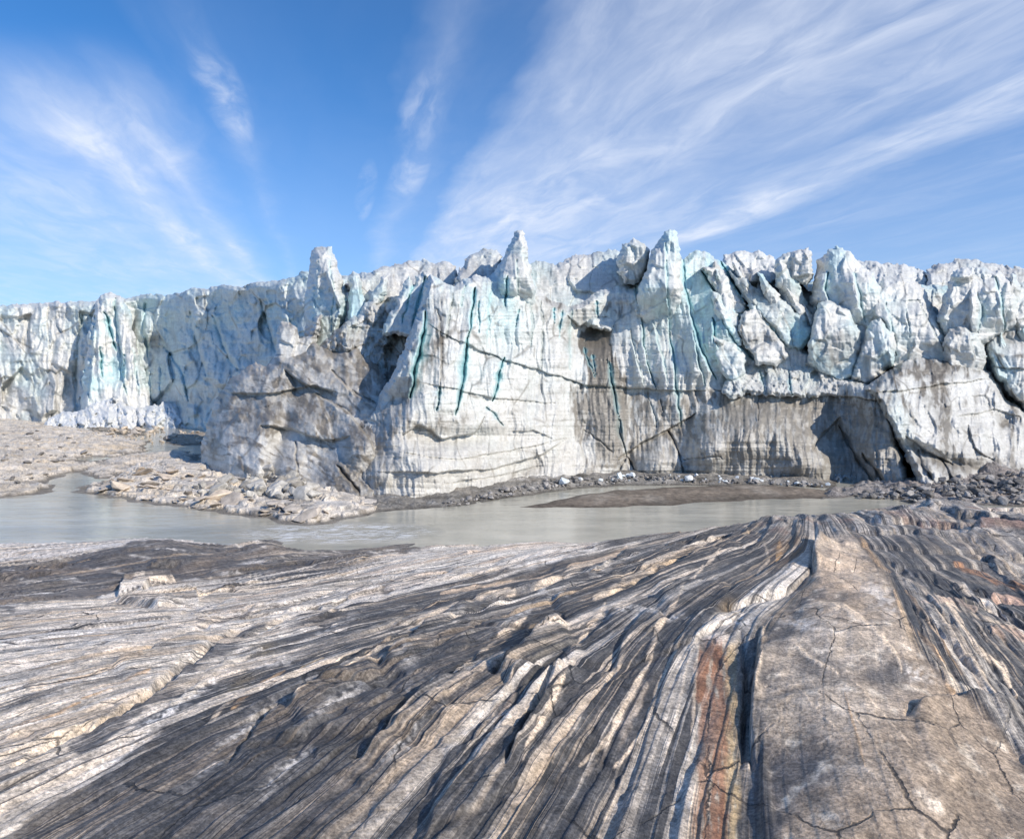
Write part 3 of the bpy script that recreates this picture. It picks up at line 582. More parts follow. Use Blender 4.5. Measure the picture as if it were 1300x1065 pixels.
# --- the broken right side
block('rough grey slope of small ice between the tilted slabs and the rounded blocks', [(925, 345), (945, 338), (975, 345), (1000, 352), (1020, 362), (1040, 380), (1045, 420), (1035, 450), (1000, 430), (960, 390)], 67, 110, R=10, T=3, blue=.1, dirt=.3, lean=7, lump=ice_lumps(1.2, fac=1.1, seed=110))
block('grey-white angular ice block on the skyline with a dark crack below', [(985, 350), (984, 332), (996, 323), (1012, 317), (1026, 315), (1032, 330), (1034, 348), (1024, 364), (1006, 358)], 68, 111, R=9, T=4, blue=.2, dirt=.12)
block('large rounded blue-white ice block beside the angular one, its left face shaded', [(1028, 385), (1033, 352), (1040, 330), (1052, 318), (1066, 315), (1080, 320), (1092, 336), (1108, 348), (1120, 368), (1124, 400), (1112, 425), (1080, 420), (1050, 398)], 65, 112, R=18, T=6, blue=.55, dirt=.06, tilt=-.25, cracks=[([(1050, 345), (1046, 370), (1060, 392)], 2.4, 2.5, .7, -1), ([(1085, 345), (1092, 380), (1098, 410)], 2, 1.6, .4, -1)])
block('wide white ice bulk rising between two blue clefts', [(1098, 400), (1106, 372), (1120, 355), (1140, 348), (1160, 352), (1174, 366), (1186, 392), (1200, 420), (1212, 455), (1200, 480), (1140, 480), (1110, 450)], 61.5, 113, R=18, T=5, blue=.3, dirt=.12, cracks=[([(1125, 380), (1130, 410), (1138, 450)], 1.8, 1.6, .3, -1), ([(1165, 380), (1180, 410), (1196, 440)], 1.8, 1.4, .1, -.8, .4), ([(1150, 390), (1156, 430)], 1.4, 1.0, .2)])
block('flat-fronted pale blue ice block in the middle of the jumble, above the snow ledge', [(1022, 462), (1028, 430), (1034, 402), (1038, 384), (1052, 381), (1066, 388), (1082, 390), (1088, 412), (1094, 430), (1092, 455), (1084, 480), (1062, 486), (1040, 474)], 60.5, 114, R=9, T=3.5, blue=.45, dirt=.14, lean=3, dirtmap=lambda X, Y: .35 * gb(X, Y, 1058, 450, 16, 24))
block('upright pale blue block with a deep blue cleft on its left', [(1080, 482), (1088, 452), (1096, 428), (1106, 408), (1118, 400), (1130, 418), (1138, 440), (1134, 462), (1118, 478), (1100, 492)], 58.5, 115, R=11, T=4, blue=.6, dirt=.06, lean=3)
block('dull blue shadowed ice behind the upright block', [(1060, 400), (1080, 396), (1110, 398), (1120, 430), (1100, 490), (1072, 480)], 64, 116, R=8, T=3, blue=.6, dirt=.1)
block('massive square-fronted white ice block near the right edge', [(1188, 408), (1196, 385), (1203, 362), (1210, 346), (1224, 341), (1246, 341), (1268, 344), (1284, 356), (1292, 384), (1296, 412), (1270, 430), (1240, 440), (1212, 440), (1196, 428)], 63, 117, R=14, T=5, blue=.4, dirt=.08, lean=3, cracks=[([(1240, 370), (1246, 400), (1240, 430)], 1.6, 1.2, .2, -.6), ([(1264, 350), (1272, 390), (1276, 420)], 2, 1.8, .5, -1)])
block('pale ice bulk running out of view on the right', [(1282, 372), (1300, 358), (1330, 352), (1430, 360), (1430, 470), (1300, 460), (1286, 420)], 64, 118, R=12, T=4, blue=.45, dirt=.08)
block('rounded grubby ice hump in front of the square white block', [(1196, 440), (1206, 418), (1226, 414), (1244, 424), (1252, 450), (1246, 478), (1216, 482), (1200, 468)], 59, 119, R=14, T=4, blue=.15, dirt=.22)
block('dark grit-topped ice shoulder at the right edge', [(1246, 436), (1258, 424), (1276, 412), (1296, 398), (1330, 388), (1430, 392), (1430, 540), (1310, 530), (1280, 500), (1258, 470)], 57, 120, R=13, T=5, blue=.15, dirt=.3, lean=5, tilt=-.1, dirtmap=lambda X, Y: .4 * ss(Y - .4 * (X - 1250), 440, 405), bluemap=lambda X, Y: .5 * gb(X, Y, 1270, 470, 16, 30, -30), cracks=[([(1262, 466), (1300, 468), (1340, 466)], 1.4, .9, 0, .4, .6)])
block('', [(890, 420), (930, 372), (1000, 358), (1080, 362), (1180, 362), (1300, 362), (1450, 372), (1450, 660), (890, 660)], 62.8, 109, R=8, T=3, blue=.9, dirt=.12, lean=5, name='inner_mass', parent=wall)
rf = random.Random(5)
for k in range(30):
    fx_ = 880 + 430 * (k + rf.random()) / 30; top = 325 + rf.random() * 70 + (18 if fx_ > 1120 else 0); wd_ = 9 + 10 * rf.random(); hh = 70 + 60 * rf.random(); ln = (-.35 if fx_ < 1030 else .1) + rf.uniform(-.18, .12)
    ol = [(fx_ - wd_ * .2, top), (fx_ + wd_ * .25, top + 4), (fx_ + wd_ * .8, top + .35 * hh), (fx_ + wd_, top + hh), (fx_ - wd_, top + hh), (fx_ - wd_ * .75, top + .4 * hh)]
    ol = [(x - ln * (y - top), y) for x, y in ol]
    block('', ol, 60.6 + 2.0 * rf.random() + .012 * max(430 - top, 0), 200 + k, R=wd_ * .9, T=3, blue=.5 + .5 * rf.random(), dirt=.05 + .12 * rf.random(), lean=3, name='ice_fin', parent=wall, sinkb=3, back=5)
rm = thing('ice_buttress', 'massive dirty ice buttress streaked brown at the right foot of the glacier', 'ice buttress')
r_b = interp([1090, 1115, 1135, 1160, 1200, 1260, 1320, 1440], [53, 51.6, 51.0, 51.2, 52.5, 55, 57, 60])
def rm_d(X, Y):
    h = np.maximum(615 - Y, 0) / 100
    sk = X - .32 * (Y - 560)
    return r_b(sk) + 3.4 * h + .8 * h * h + 1.4 * gb(X, Y, 1190, 580, 70, 8, 20) - 1.5 * gb(X, Y, 1185, 600, 50, 16, 20) + 1.0 * gb(X, Y, 1165, 575, 10, 30, -30)
def rm_c(X, Y, c):
    jx = X + 6 * fbm(X / 22, Y / 40, 3, 131); jy = Y + 6 * fbm(X / 25, Y / 25, 3, 132)
    fan = (jx - 1165 - .25 * (jy - 460))
    st = ss(np.sin((jx - .30 * (jy - 460)) / 3.6 + 2.5 * fbm(X / 30, Y / 60, 2, 133)) + 1.2 * fbm(X / 24, Y / 60, 3, 135), .1, 1.6)
    dm = .75 * st * gb(jx, jy, 1178, 480, 40, 50, -15) + .55 * gb(jx, jy, 1196, 530, 9, 60, -8) + .5 * st * ss(jy + .12 * (jx - 1180), 575, 598) + .45 * gb(jx, jy, 1180, 468, 60, 10) + .5 * gb(jx, jy, 1230, 590, 80, 7, 3)
    dm = dm + .5 * st * gb(jx, jy, 1290, 545, 30, 30) + .25 * gb(jx, jy, 1120, 500, 14, 40)
    return cmix(ice_color(X, Y, c, blue=.03, dirt=.2, streak=.6, seed=130, dirtmap=2.3 * dm, bluemap=.3 * gb(X, Y, 1140, 530, 14, 40, -20)), TAN, .3 * ss(Y, 480, 600))
relief('buttress_face', [(1098, 494), (1112, 482), (1128, 470), (1144, 461), (1166, 455), (1200, 456), (1236, 459), (1258, 474), (1276, 502), (1300, 522), (1440, 560), (1440, 668), (1196, 668), (1176, 640), (1160, 604), (1146, 572), (1130, 545), (1114, 514)],
       rm_d, rm_c, ICE, rm, R=16, T=5, seed=130, back=9, cracks=[([(1110, 500), (1160, 494), (1220, 486), (1262, 480)], 1.3, .9, 0, .5, .4), ([(1150, 555), (1180, 575), (1210, 590)], 2.6, 1.2, 0, .9, .5), ([(1230, 540), (1236, 570), (1262, 585)], 1.6, .8, 0, .5, .6), ([(1165, 570), (1172, 590), (1185, 610)], 3, 1.5, 0, .8, .6), ([(1195, 585), (1205, 600), (1214, 615)], 2.4, 1.0, 0, .6, .6), ([(1215, 530), (1260, 520), (1300, 530)], 1.2, .5, 0, .4, .2)],
       relief_fn=ice_lumps(.9, a=(.9, .45, .16, .05), flute=.35, fac=.25, lay=.06, seed=130, fsize=24))

# ================================================================ ground, river
def ground_grid(x0, x1, y0, y1, sx, sy):
    return np.meshgrid(np.arange(x0, x1 + sx, sx), np.arange(y0, y1 + sy, sy))
def plane_sheet(name, z, mat, col):
    V = np.array([(-900, -40, z), (900, -40, z), (900, 2500, z), (-900, 2500, z)], float)
    return structure(mesh_np(name, V, np.array([[0, 1, 2, 3]]), np.tile(np.array(col), (4, 1)), None, (), mat))
plane_sheet('riverbed', -1.6, MUD, (.2, .19, .17))
wm, N, b = base_mat('silty_meltwater')
pos = N.t.nodes.new('ShaderNodeNewGeometry').outputs['Position']
sp = N.t.nodes.new('ShaderNodeSeparateXYZ'); N.t.links.new(pos, sp.inputs[0])
rip = N.noise(N.vec(N.math('MULTIPLY', sp.outputs[0], .5), sp.outputs[1], 0.0), 1.3, 5, .6)
rip2 = N.noise(N.vec(N.math('MULTIPLY', sp.outputs[0], .35), sp.outputs[1], 4.0), .35, 4, .6)
silt = N.mix(N.rng(rip2, .3, .7), (.36, .35, .29, 1), (.53, .505, .42, 1))
b.inputs['Roughness'].default_value = 0.12; b.inputs['IOR'].default_value = 1.33
# white water where the river squeezes between the rocks
fx = N.math('DIVIDE', N.math('ADD', sp.outputs[0], 9.5), 6.0); fy = N.math('DIVIDE', N.math('SUBTRACT', sp.outputs[1], 37.5), 3.0)
fo = N.math('SUBTRACT', 1.0, N.math('ADD', N.math('MULTIPLY', fx, fx), N.math('MULTIPLY', fy, fy)), clamp=True)
fn = N.rng(N.noise(N.vec(N.math('MULTIPLY', sp.outputs[0], .6), N.math('MULTIPLY', sp.outputs[1], 1.6), 2.0), 1.6, 6, .7, .8), .42, .62)
foam = N.math('MULTIPLY', fn, N.math('MULTIPLY', fo, 1.6, clamp=True), clamp=True)
N.put(b.inputs['Base Color'], N.mix(foam, silt, (.72, .73, .72, 1)))
N.put(b.inputs['Roughness'], N.math('ADD', N.math('MULTIPLY', foam, .5), .07))
bump(N, b, N.math('ADD', N.math('MULTIPLY', rip, .6), N.math('ADD', rip2, N.math('MULTIPLY', foam, .8))), .55, .12)
rv = plane_sheet('river', 0.0, wm, (.3, .3, .25))

def shore(name, poly, h, color, mat, rnd=3.0, slope=8.0, step=(1.2, .7), rough=(.15, .08), ext=12, seed=0, hfn=None, steps=0):
    """land traced on the water plane: rises from under the water to about h metres inside its outline"""
    P = np.asarray(poly, float)
    X, Y = ground_grid(P[:, 0].min() - ext, P[:, 0].max() + ext, max(P[:, 1].min() - ext * .6, 515), P[:, 1].max() + ext * .6, *step)
    WY = CAMZ * F / (Y - HY); WX = (X - CX) / F * WY
    PW = np.stack([(P[:, 0] - CX) / F * CAMZ * F / (P[:, 1] - HY), CAMZ * F / (P[:, 1] - HY)], 1)
    d = sdf(PW, WX, WY) + .8 * rnd * fbm(WX / 5, WY / 9, 3, seed) + .35 * rnd * pn(WX / 1.3, WY / 2.5, seed + 1)
    z = h * (1 - np.exp(-np.maximum(d, 0) / slope)) + np.minimum(d, 0) * .25
    land = ss(d, -.3, 1.2)
    z = z + land * (rough[0] * fbm(WX / 3.2, WY / 4, 4, seed + 2) + rough[1] * fbm(WX / .6, WY / 1.0, 3, seed + 5))
    if hfn is not None: z = z + land * hfn(WX, WY, X, Y)
    if steps: # layered rock: flat treads, sharp risers
        q = z / steps; f = q - np.floor(q); z = lerp(z, steps * (np.floor(q) + ss(f, .62, .95)), .8)
    keep = d > -2.5 * rnd
    ck = keep[:-1, :-1] & keep[1:, :-1] & keep[:-1, 1:] & keep[1:, 1:]
    used = np.zeros(X.shape, bool); used[:-1, :-1] |= ck; used[1:, :-1] |= ck; used[:-1, 1:] |= ck; used[1:, 1:] |= ck
    idx = -np.ones(X.shape, int); idx[used] = np.arange(used.sum())
    V = np.stack([WX[used], WY[used], z[used]], 1)
    Q = np.stack([idx[:-1, :-1][ck], idx[1:, :-1][ck], idx[1:, 1:][ck], idx[:-1, 1:][ck]], 1)
    col = color(WX, WY, z, d)[used]
    return structure(mesh_np(name, V, Q, col, None, (), mat)), (lambda px, py: (px, py))
def flat_c(seed, base=(.44, .42, .39), dark=(.13, .125, .12), tan=(.52, .42, .28), sx=6.0, sy=2.5, da=.5, ta=.5):
    def f(x, y, z, d):
        col = np.empty(x.shape + (3,)); col[:] = base
        n = fbm(x / sx + y / 30, y / sy, 5, seed); col = cmix(col, dark, da * ss(n, .0, .8))
        n2 = fbm(x / (sx * 1.6), y / (sy * 1.2), 4, seed + 5); col = cmix(col, tan, ta * ss(n2, .1, .7))
        col = cmix(col, (.62, .61, .59), .5 * ss(fbm(x / sx, y / sy, 3, seed + 9), .25, .8))
        return cmix(col, (.11, .10, .085), .75 * ss(z, .16, .02))
    return f
shore('rock_flats', [(-420, 530), (0, 530), (55, 537), (100, 545), (140, 550), (175, 556), (196, 566), (188, 574), (150, 580), (110, 582), (130, 588), (150, 590), (158, 598), (120, 604), (90, 600), (70, 612), (74, 620), (50, 626), (0, 631), (-420, 650)],
      .75, flat_c(200, base=(.74, .67, .575), tan=(.72, .58, .40), sx=9, sy=2.4, da=.45, ta=.5), FLAT, rnd=1.6, slope=4, rough=(.35, .16), seed=200, steps=.22)
shore('rock_flats', [(95, 592), (125, 584), (160, 578), (200, 574), (240, 573), (262, 580), (255, 592), (205, 590), (172, 598), (140, 606), (105, 604)], .4, flat_c(203, base=(.72, .65, .56), tan=(.72, .58, .40), sx=5, sy=1.4, da=.6, ta=.5), FLAT, rnd=1.4, slope=2, rough=(.22, .14), seed=203, steps=.2)
shore('gravel_bar', [(110, 541), (150, 543), (186, 548), (190, 553), (150, 552), (112, 547)], .22, flat_c(205, base=(.40, .36, .30)), GRAVEL, rnd=.8, slope=2, rough=(.1, .12), seed=205, step=(1, .45))
shore('gravel_bar', [(200, 556), (224, 551), (262, 549), (300, 552), (300, 562), (225, 566)], .3, flat_c(206, base=(.44, .38, .31)), GRAVEL, rnd=.8, slope=2, rough=(.1, .14), seed=206, step=(1, .45))
shore('rock_ledge', [(92, 625), (104, 618), (128, 612), (150, 604), (166, 594), (190, 589), (230, 588), (270, 590), (330, 596), (430, 600), (500, 618), (505, 640), (470, 655), (434, 659), (424, 664), (400, 668), (378, 669), (352, 661), (320, 655), (280, 652), (240, 647), (200, 642), (160, 637), (125, 631)],
      .7, flat_c(210, base=(.72, .66, .58), tan=(.72, .58, .40), sx=4, sy=1.2, da=.75, ta=.45), FLAT, rnd=1.0, slope=2.2, step=(.9, .5), rough=(.22, .16), seed=210, steps=.28, hfn=lambda x, y, X, Y: .45 * gb(X, Y, 225, 610, 60, 18) + .2 * gb(X, Y, 380, 645, 60, 14))
def gravel_h(x, y, X, Y): return .13 * fbm(x / 2, y / 2, 3, 221) + .15 * ss(Y, 640, 615)
shore('gravel_bank', [(420, 660), (470, 652), (500, 648), (555, 645), (600, 640), (650, 632), (700, 624), (745, 620), (800, 616), (860, 616), (930, 617), (1000, 617), (1062, 620), (1060, 600), (860, 590), (700, 592), (560, 610), (420, 615)],
      .42, flat_c(220, base=(.30, .285, .26), dark=(.10, .095, .085), tan=(.36, .31, .25), sx=2.5, sy=1.5, da=.8, ta=.3), GRAVEL, rnd=.5, slope=2.0, step=(.9, .5), rough=(.07, .09), seed=220, hfn=gravel_h)
shore('sand_bar', [(655, 644), (690, 638), (730, 630), (790, 622), (860, 618), (940, 615), (1010, 618), (1060, 624), (1070, 630), (1040, 633), (980, 634), (920, 636), (860, 640), (800, 641), (750, 644), (700, 645)],
      .35, lambda x, y, z, d: cmix(cmix(np.full(x.shape + (3,), .0) + (.215, .18, .145), (.30, .27, .23), .6 * ss(fbm(x / 3, y / 5, 4, 231), 0, .7)), (.10, .085, .07), .8 * ss(z, .14, .02)), MUD, rnd=.7, slope=3.5, step=(1, .4), rough=(.05, .03), seed=230)
shore('gravel_bank', [(1040, 634), (1070, 630), (1100, 628), (1130, 634), (1160, 640), (1200, 641), (1300, 642), (1500, 650), (1500, 590), (1270, 590), (1180, 600), (1100, 612), (1050, 620)],
      .7, flat_c(240, base=(.36, .33, .31), dark=(.14, .13, .125), tan=(.42, .34, .29), sx=2.5, sy=1.5, da=.6, ta=.4), GRAVEL, rnd=.6, slope=2.6, step=(.9, .5), rough=(.2, .16), seed=240, hfn=lambda x, y, X, Y: .25 * fbm(x / 2, y / 2, 3, 241) + 1.3 * gb(X, Y, 1262, 608, 40, 12))

# ================================================================ the banded bedrock in the foreground
AZ = 0.310                                            # strike of the banding: x drifts right by this much per metre ahead
CTRL = [(-500, 1065, 4.6), (-300, 1065, 4.8), (0, 1065, 5.0), (300, 1065, 5.1), (650, 1065, 5.2), (950, 1065, 5.1), (1100, 1065, 5.3), (1300, 1065, 5.2), (1600, 1065, 5.0), (1900, 1065, 4.8), (650, 1500, 5.6), (0, 1500, 5.5), (1300, 1500, 5.6),
        (0, 975, 4.85), (300, 975, 5.0), (650, 975, 5.15), (940, 975, 5.05), (1100, 975, 5.3), (1300, 975, 5.1), (-300, 975, 4.4), (1600, 975, 4.8),
        (0, 850, 4.3), (300, 850, 4.5), (650, 850, 4.95), (900, 850, 5.1), (1100, 850, 5.35), (1300, 860, 4.9), (-300, 850, 3.4), (1600, 850, 4.5),
        (0, 780, 2.9), (300, 780, 3.4), (600, 780, 4.3), (800, 780, 4.8), (1000, 770, 5.2), (1100, 775, 5.4), (1300, 790, 4.7), (-300, 780, 1.6), (1600, 780, 4.2),
        (0, 735, 1.0), (250, 735, 1.4), (450, 730, 2.4), (600, 730, 3.3), (800, 730, 4.2), (900, 720, 4.5), (1080, 710, 4.9), (1200, 720, 4.5), (1300, 720, 4.4), (-300, 735, .6), (1600, 720, 4.2),
        (0, 700, .25), (200, 692, .35), (400, 702, .5), (600, 697, .8), (750, 690, 2.2), (870, 680, 3.2), (950, 663, 3.6), (1050, 655, 4.0), (1150, 647, 4.2), (1250, 648, 4.2), (1350, 650, 4.2), (-300, 700, .25), (1600, 650, 4.2)]
CW = [(px, (CAMZ - z) * F / (py - HY), z) for px, py, z in CTRL]
CW += [(400, 36, -.6), (600, 38, -.7), (750, 36, -.3), (870, 34, 0), (1000, 34, .3), (1150, 34, .5), (1300, 34, .6), (870, 42, -1.8), (1150, 42, -1.8), (1400, 42, -1.6), (0, 38, -.5), (200, 38, -.4), (-300, 38, -.5), (600, 46, -1.6), (1600, 42, -1.6), (0, 46, -1.6), (300, 44, -1.6)]
CW = np.array(CW)
def _tps(r2): return np.where(r2 > 1e-12, r2 * np.log(np.maximum(r2, 1e-12)), 0)
_cx, _cy = CW[:, 0] / 420.0, np.log(CW[:, 1]) * 1.7
n_ = len(CW); K = _tps((_cx[:, None] - _cx) ** 2 + (_cy[:, None] - _cy) ** 2) + np.eye(n_) * .02
A_ = np.zeros((n_ + 3, n_ + 3)); A_[:n_, :n_] = K; A_[:n_, n_] = 1; A_[:n_, n_ + 1] = _cx; A_[:n_, n_ + 2] = _cy; A_[n_:, :n_] = A_[:n_, n_:].T
sol = np.linalg.solve(A_, np.concatenate([CW[:, 2], [0, 0, 0]]))
def macro(PX, YY):
    a, b = PX / 420.0, np.log(YY) * 1.7; r = sol[n_] + sol[n_ + 1] * a + sol[n_ + 2] * b
    for i in range(n_): r = r + sol[i] * _tps((a - _cx[i]) ** 2 + (b - _cy[i]) ** 2)
    return r
CREAM, ORANGE, DARK, MID, PALE, RUST = (.55, .46, .36), (.37, .25, .145), (.062, .064, .070), (.17, .165, .16), (.50, .47, .43), (.26, .12, .07)
# pale veins and layers, followed by eye: (points, width, colour, strength, relief)
VEINS = [([(430, 857), (481, 826), (508, 810), (545, 786), (582, 772), (620, 759), (653, 754)], 3.6, CREAM, .95, .02), ([(447, 974), (477, 945), (515, 908), (555, 870), (582, 850), (609, 830), (620, 815), (647, 796), (667, 789)], 3.4, CREAM, .9, .02),
         ([(579, 974), (606, 935), (633, 897), (650, 870)], 3.5, CREAM, .9, .03), ([(590, 980), (618, 935), (640, 905), (656, 880)], 4, (.30, .25, .22), .8, .02), ([(663, 976), (680, 941), (701, 904), (721, 857), (735, 823), (748, 796), (768, 769)], 4.2, CREAM, .9, .02),
         ([(735, 972), (768, 941), (799, 891), (819, 850), (833, 810), (846, 789), (867, 755)], 3.8, CREAM, .9, .02), ([(745, 980), (780, 945), (805, 905), (820, 870)], 7, (.42, .36, .30), .6, .01), ([(779, 972), (819, 925), (836, 874), (853, 837), (867, 813)], 3.0, CREAM, .7, .01),
         ([(755, 762), (785, 749), (812, 732), (843, 715), (867, 701), (905, 684)], 5.0, CREAM, .9, .04), ([(559, 755), (616, 742), (667, 737), (711, 725), (751, 711), (795, 694)], 3.4, (.50, .38, .27), .9, .02), ([(430, 769), (481, 755), (525, 738), (565, 733)], 6, (.58, .52, .46), .9, .03),
         ([(680, 747), (718, 732), (768, 708)], 3, CREAM, .8, .02), ([(294, 904), (325, 877), (359, 853)], 3, ORANGE, .9, .02), ([(372, 904), (399, 880), (440, 853)], 3, CREAM, .8, .02), ([(101, 890), (152, 870), (190, 853)], 2.6, ORANGE, .9, .02), ([(0, 933), (50, 915), (101, 895)], 2.6, ORANGE, .8, .02), ([(40, 880), (110, 860), (180, 838)], 2.2, (.4, .3, .2), .7, .01),
         ([(217, 900), (257, 870), (294, 843), (330, 826)], 4, (.58, .53, .46), .9, .05), ([(262, 925), (280, 905), (300, 890)], 3, CREAM, .7, .02),
         ([(100, 845), (150, 825), (215, 800), (260, 785)], 11, (.56, .50, .43), .9, .05), ([(200, 812), (260, 790), (330, 765), (400, 742)], 8, (.55, .48, .41), .8, .03), ([(300, 765), (360, 750), (430, 735)], 5, (.52, .42, .33), .8, .02), ([(120, 835), (60, 862), (30, 878)], 8, (.53, .47, .4), .8, .03),
         ([(320, 880), (372, 858), (410, 838)], 3, (.4, .3, .18), .8, .02), ([(960, 880), (961, 857), (964, 830), (968, 796)], 3.2, CREAM, .8, .03), ([(950, 975), (953, 930), (958, 890)], 3, (.4, .36, .32), .7, .02),
         ([(1040, 763), (1070, 770), (1090, 782), (1120, 810), (1138, 830), (1146, 850)], 3.0, CREAM, .85, .02), ([(1010, 770), (1040, 765), (1062, 772)], 4, CREAM, .6, .02), ([(1008, 818), (1030, 832), (1063, 853)], 2.4, CREAM, .8, .02), ([(1072, 880), (1080, 910), (1090, 945), (1098, 975)], 1.6, ORANGE, .6, .01), ([(1035, 950), (1060, 938), (1090, 935)], 1.6, CREAM, .6, .01), ([(1005, 860), (1030, 900), (1070, 940)], 1.4, CREAM, .5, .01), ([(1080, 860), (1120, 905), (1160, 960)], 1.4, CREAM, .5, .01),
         ([(1137, 752), (1146, 775), (1154, 796), (1185, 823), (1215, 890)], 4.5, (.48, .33, .2), .9, .03), ([(1181, 755), (1192, 776), (1202, 796), (1232, 840), (1266, 890)], 3.6, CREAM, .95, .04), ([(1198, 759), (1216, 790), (1239, 823), (1273, 850), (1290, 887)], 3.4, CREAM, .95, .04), ([(1236, 789), (1266, 823), (1297, 870)], 2.6, CREAM, .8, .03), ([(1165, 812), (1190, 845), (1222, 880), (1250, 890)], 5, (.52, .46, .38), .9, .03), ([(1205, 825), (1225, 850), (1256, 888)], 2.4, ORANGE, .9, .02), ([(1150, 750), (1175, 780), (1198, 815), (1222, 860)], 2.6, ORANGE, .8, .02),
         ([(1150, 735), (1185, 757), (1230, 780), (1290, 800)], 3.2, CREAM, .7, .04), ([(1212, 713), (1240, 722), (1270, 738), (1310, 750)], 5.5, (.32, .17, .09), .9, .06), ([(1260, 756), (1290, 762), (1320, 770)], 5, (.48, .33, .25), .8, .05), ([(1260, 800), (1285, 805), (1310, 815)], 8, (.50, .36, .27), .8, .06), ([(1170, 762), (1210, 765), (1240, 775)], 4, (.5, .38, .3), .7, .05),
         ([(1093, 680), (1103, 695), (1112, 710), (1130, 725)], 3.4, ORANGE, .8, .03), ([(1010, 684), (1012, 700), (1004, 722)], 4.5, (.14, .075, .03), .9, .02), ([(990, 690), (986, 712)], 3.5, (.4, .25, .12), .8, .02),
         ([(970, 690), (975, 712), (960, 728)], 2, CREAM, .5, .01), ([(880, 740), (900, 720), (915, 705)], 2, CREAM, .7, .02), ([(858, 760), (880, 740), (892, 724)], 2, CREAM, .6, .01), ([(872, 975), (878, 930), (882, 880), (886, 830)], 2.6, CREAM, .5, .01), ([(838, 975), (856, 920), (868, 870), (878, 825)], 2.2, CREAM, .6, .01), ([(700, 975), (730, 930), (752, 890), (770, 850)], 1.6, CREAM, .4, .01), ([(520, 970), (560, 925), (590, 890), (615, 850)], 1.6, CREAM, .35, .01)]
# ledges: (points walked so that the high side lies on the right hand of the picture, height in metres, reach)
LEDGES = [([(290, 970), (340, 908), (395, 880), (440, 853)], .07, 40), ([(110, 925), (190, 880), (237, 845), (291, 806)], .07, 40), ([(627, 862), (660, 828), (690, 797), (715, 782)], .26, 40), ([(455, 965), (500, 918), (545, 875), (600, 835)], .10, 40),
          ([(640, 975), (662, 935), (690, 890), (712, 845)], .10, 30), ([(940, 975), (942, 920), (946, 860), (940, 805)], -.10, 40), ([(955, 975), (952, 920), (956, 860), (962, 800)], .14, 60), ([(905, 775), (950, 760), (1000, 745), (1032, 720)], -.12, 26), ([(1032, 722), (1033, 700), (1036, 682)], .35, 30),
          ([(480, 850), (540, 800), (600, 765)], .12, 30), ([(360, 905), (420, 868), (480, 838)], .12, 30), ([(140, 845), (205, 820), (262, 795)], .10, 24), ([(1180, 760), (1210, 800), (1260, 850)], .07, 20), ([(1150, 905), (1190, 890), (1240, 888), (1300, 905)], .10, 40), ([(765, 780), (800, 775), (850, 790)], .10, 20), ([(830, 760), (880, 745), (930, 742)], .10, 20),
          ([(1020, 690), (1100, 688), (1180, 700), (1280, 690)], -.08, 22), ([(1060, 668), (1150, 672), (1230, 684), (1300, 700)], -.13, 16), ([(1120, 715), (1180, 718), (1240, 712), (1300, 724)], -.06, 20), ([(1090, 655), (1160, 658), (1240, 664)], -.25, 14), ([(820, 735), (860, 722), (900, 700), (940, 690)], .14, 18), ([(700, 765), (740, 745), (790, 728)], .12, 18)]
TRENCHES = [([(105, 928), (150, 905), (190, 880), (237, 845), (291, 806), (330, 788)], .20, 5.5), ([(285, 975), (340, 908), (395, 880), (440, 853), (500, 812)], .05, 4.0), ([(360, 975), (400, 935), (450, 895), (500, 860)], .05, 4.0), ([(627, 862), (660, 828), (690, 797), (715, 782)], .2, 7),
            ([(455, 965), (500, 918), (545, 875), (600, 835)], .10, 3.5), ([(10, 975), (60, 945), (120, 915)], .12, 4), ([(150, 842), (215, 815), (270, 788), (330, 770)], .10, 3), ([(200, 790), (262, 768), (340, 745)], .10, 2.5), ([(300, 815), (380, 782), (450, 757)], .12, 3), ([(640, 975), (662, 935), (690, 890), (712, 845)], .12, 4),
            ([(560, 800), (620, 772), (690, 745), (760, 722)], .14, 3), ([(470, 800), (540, 770), (600, 750)], .10, 2.5), ([(770, 760), (820, 738), (880, 705)], .16, 3), ([(1150, 760), (1190, 800), (1240, 860)], .08, 3), ([(1205, 745), (1260, 775), (1310, 800)], .12, 3), ([(1110, 700), (1150, 725), (1200, 742), (1300, 770)], .16, 3.5)]
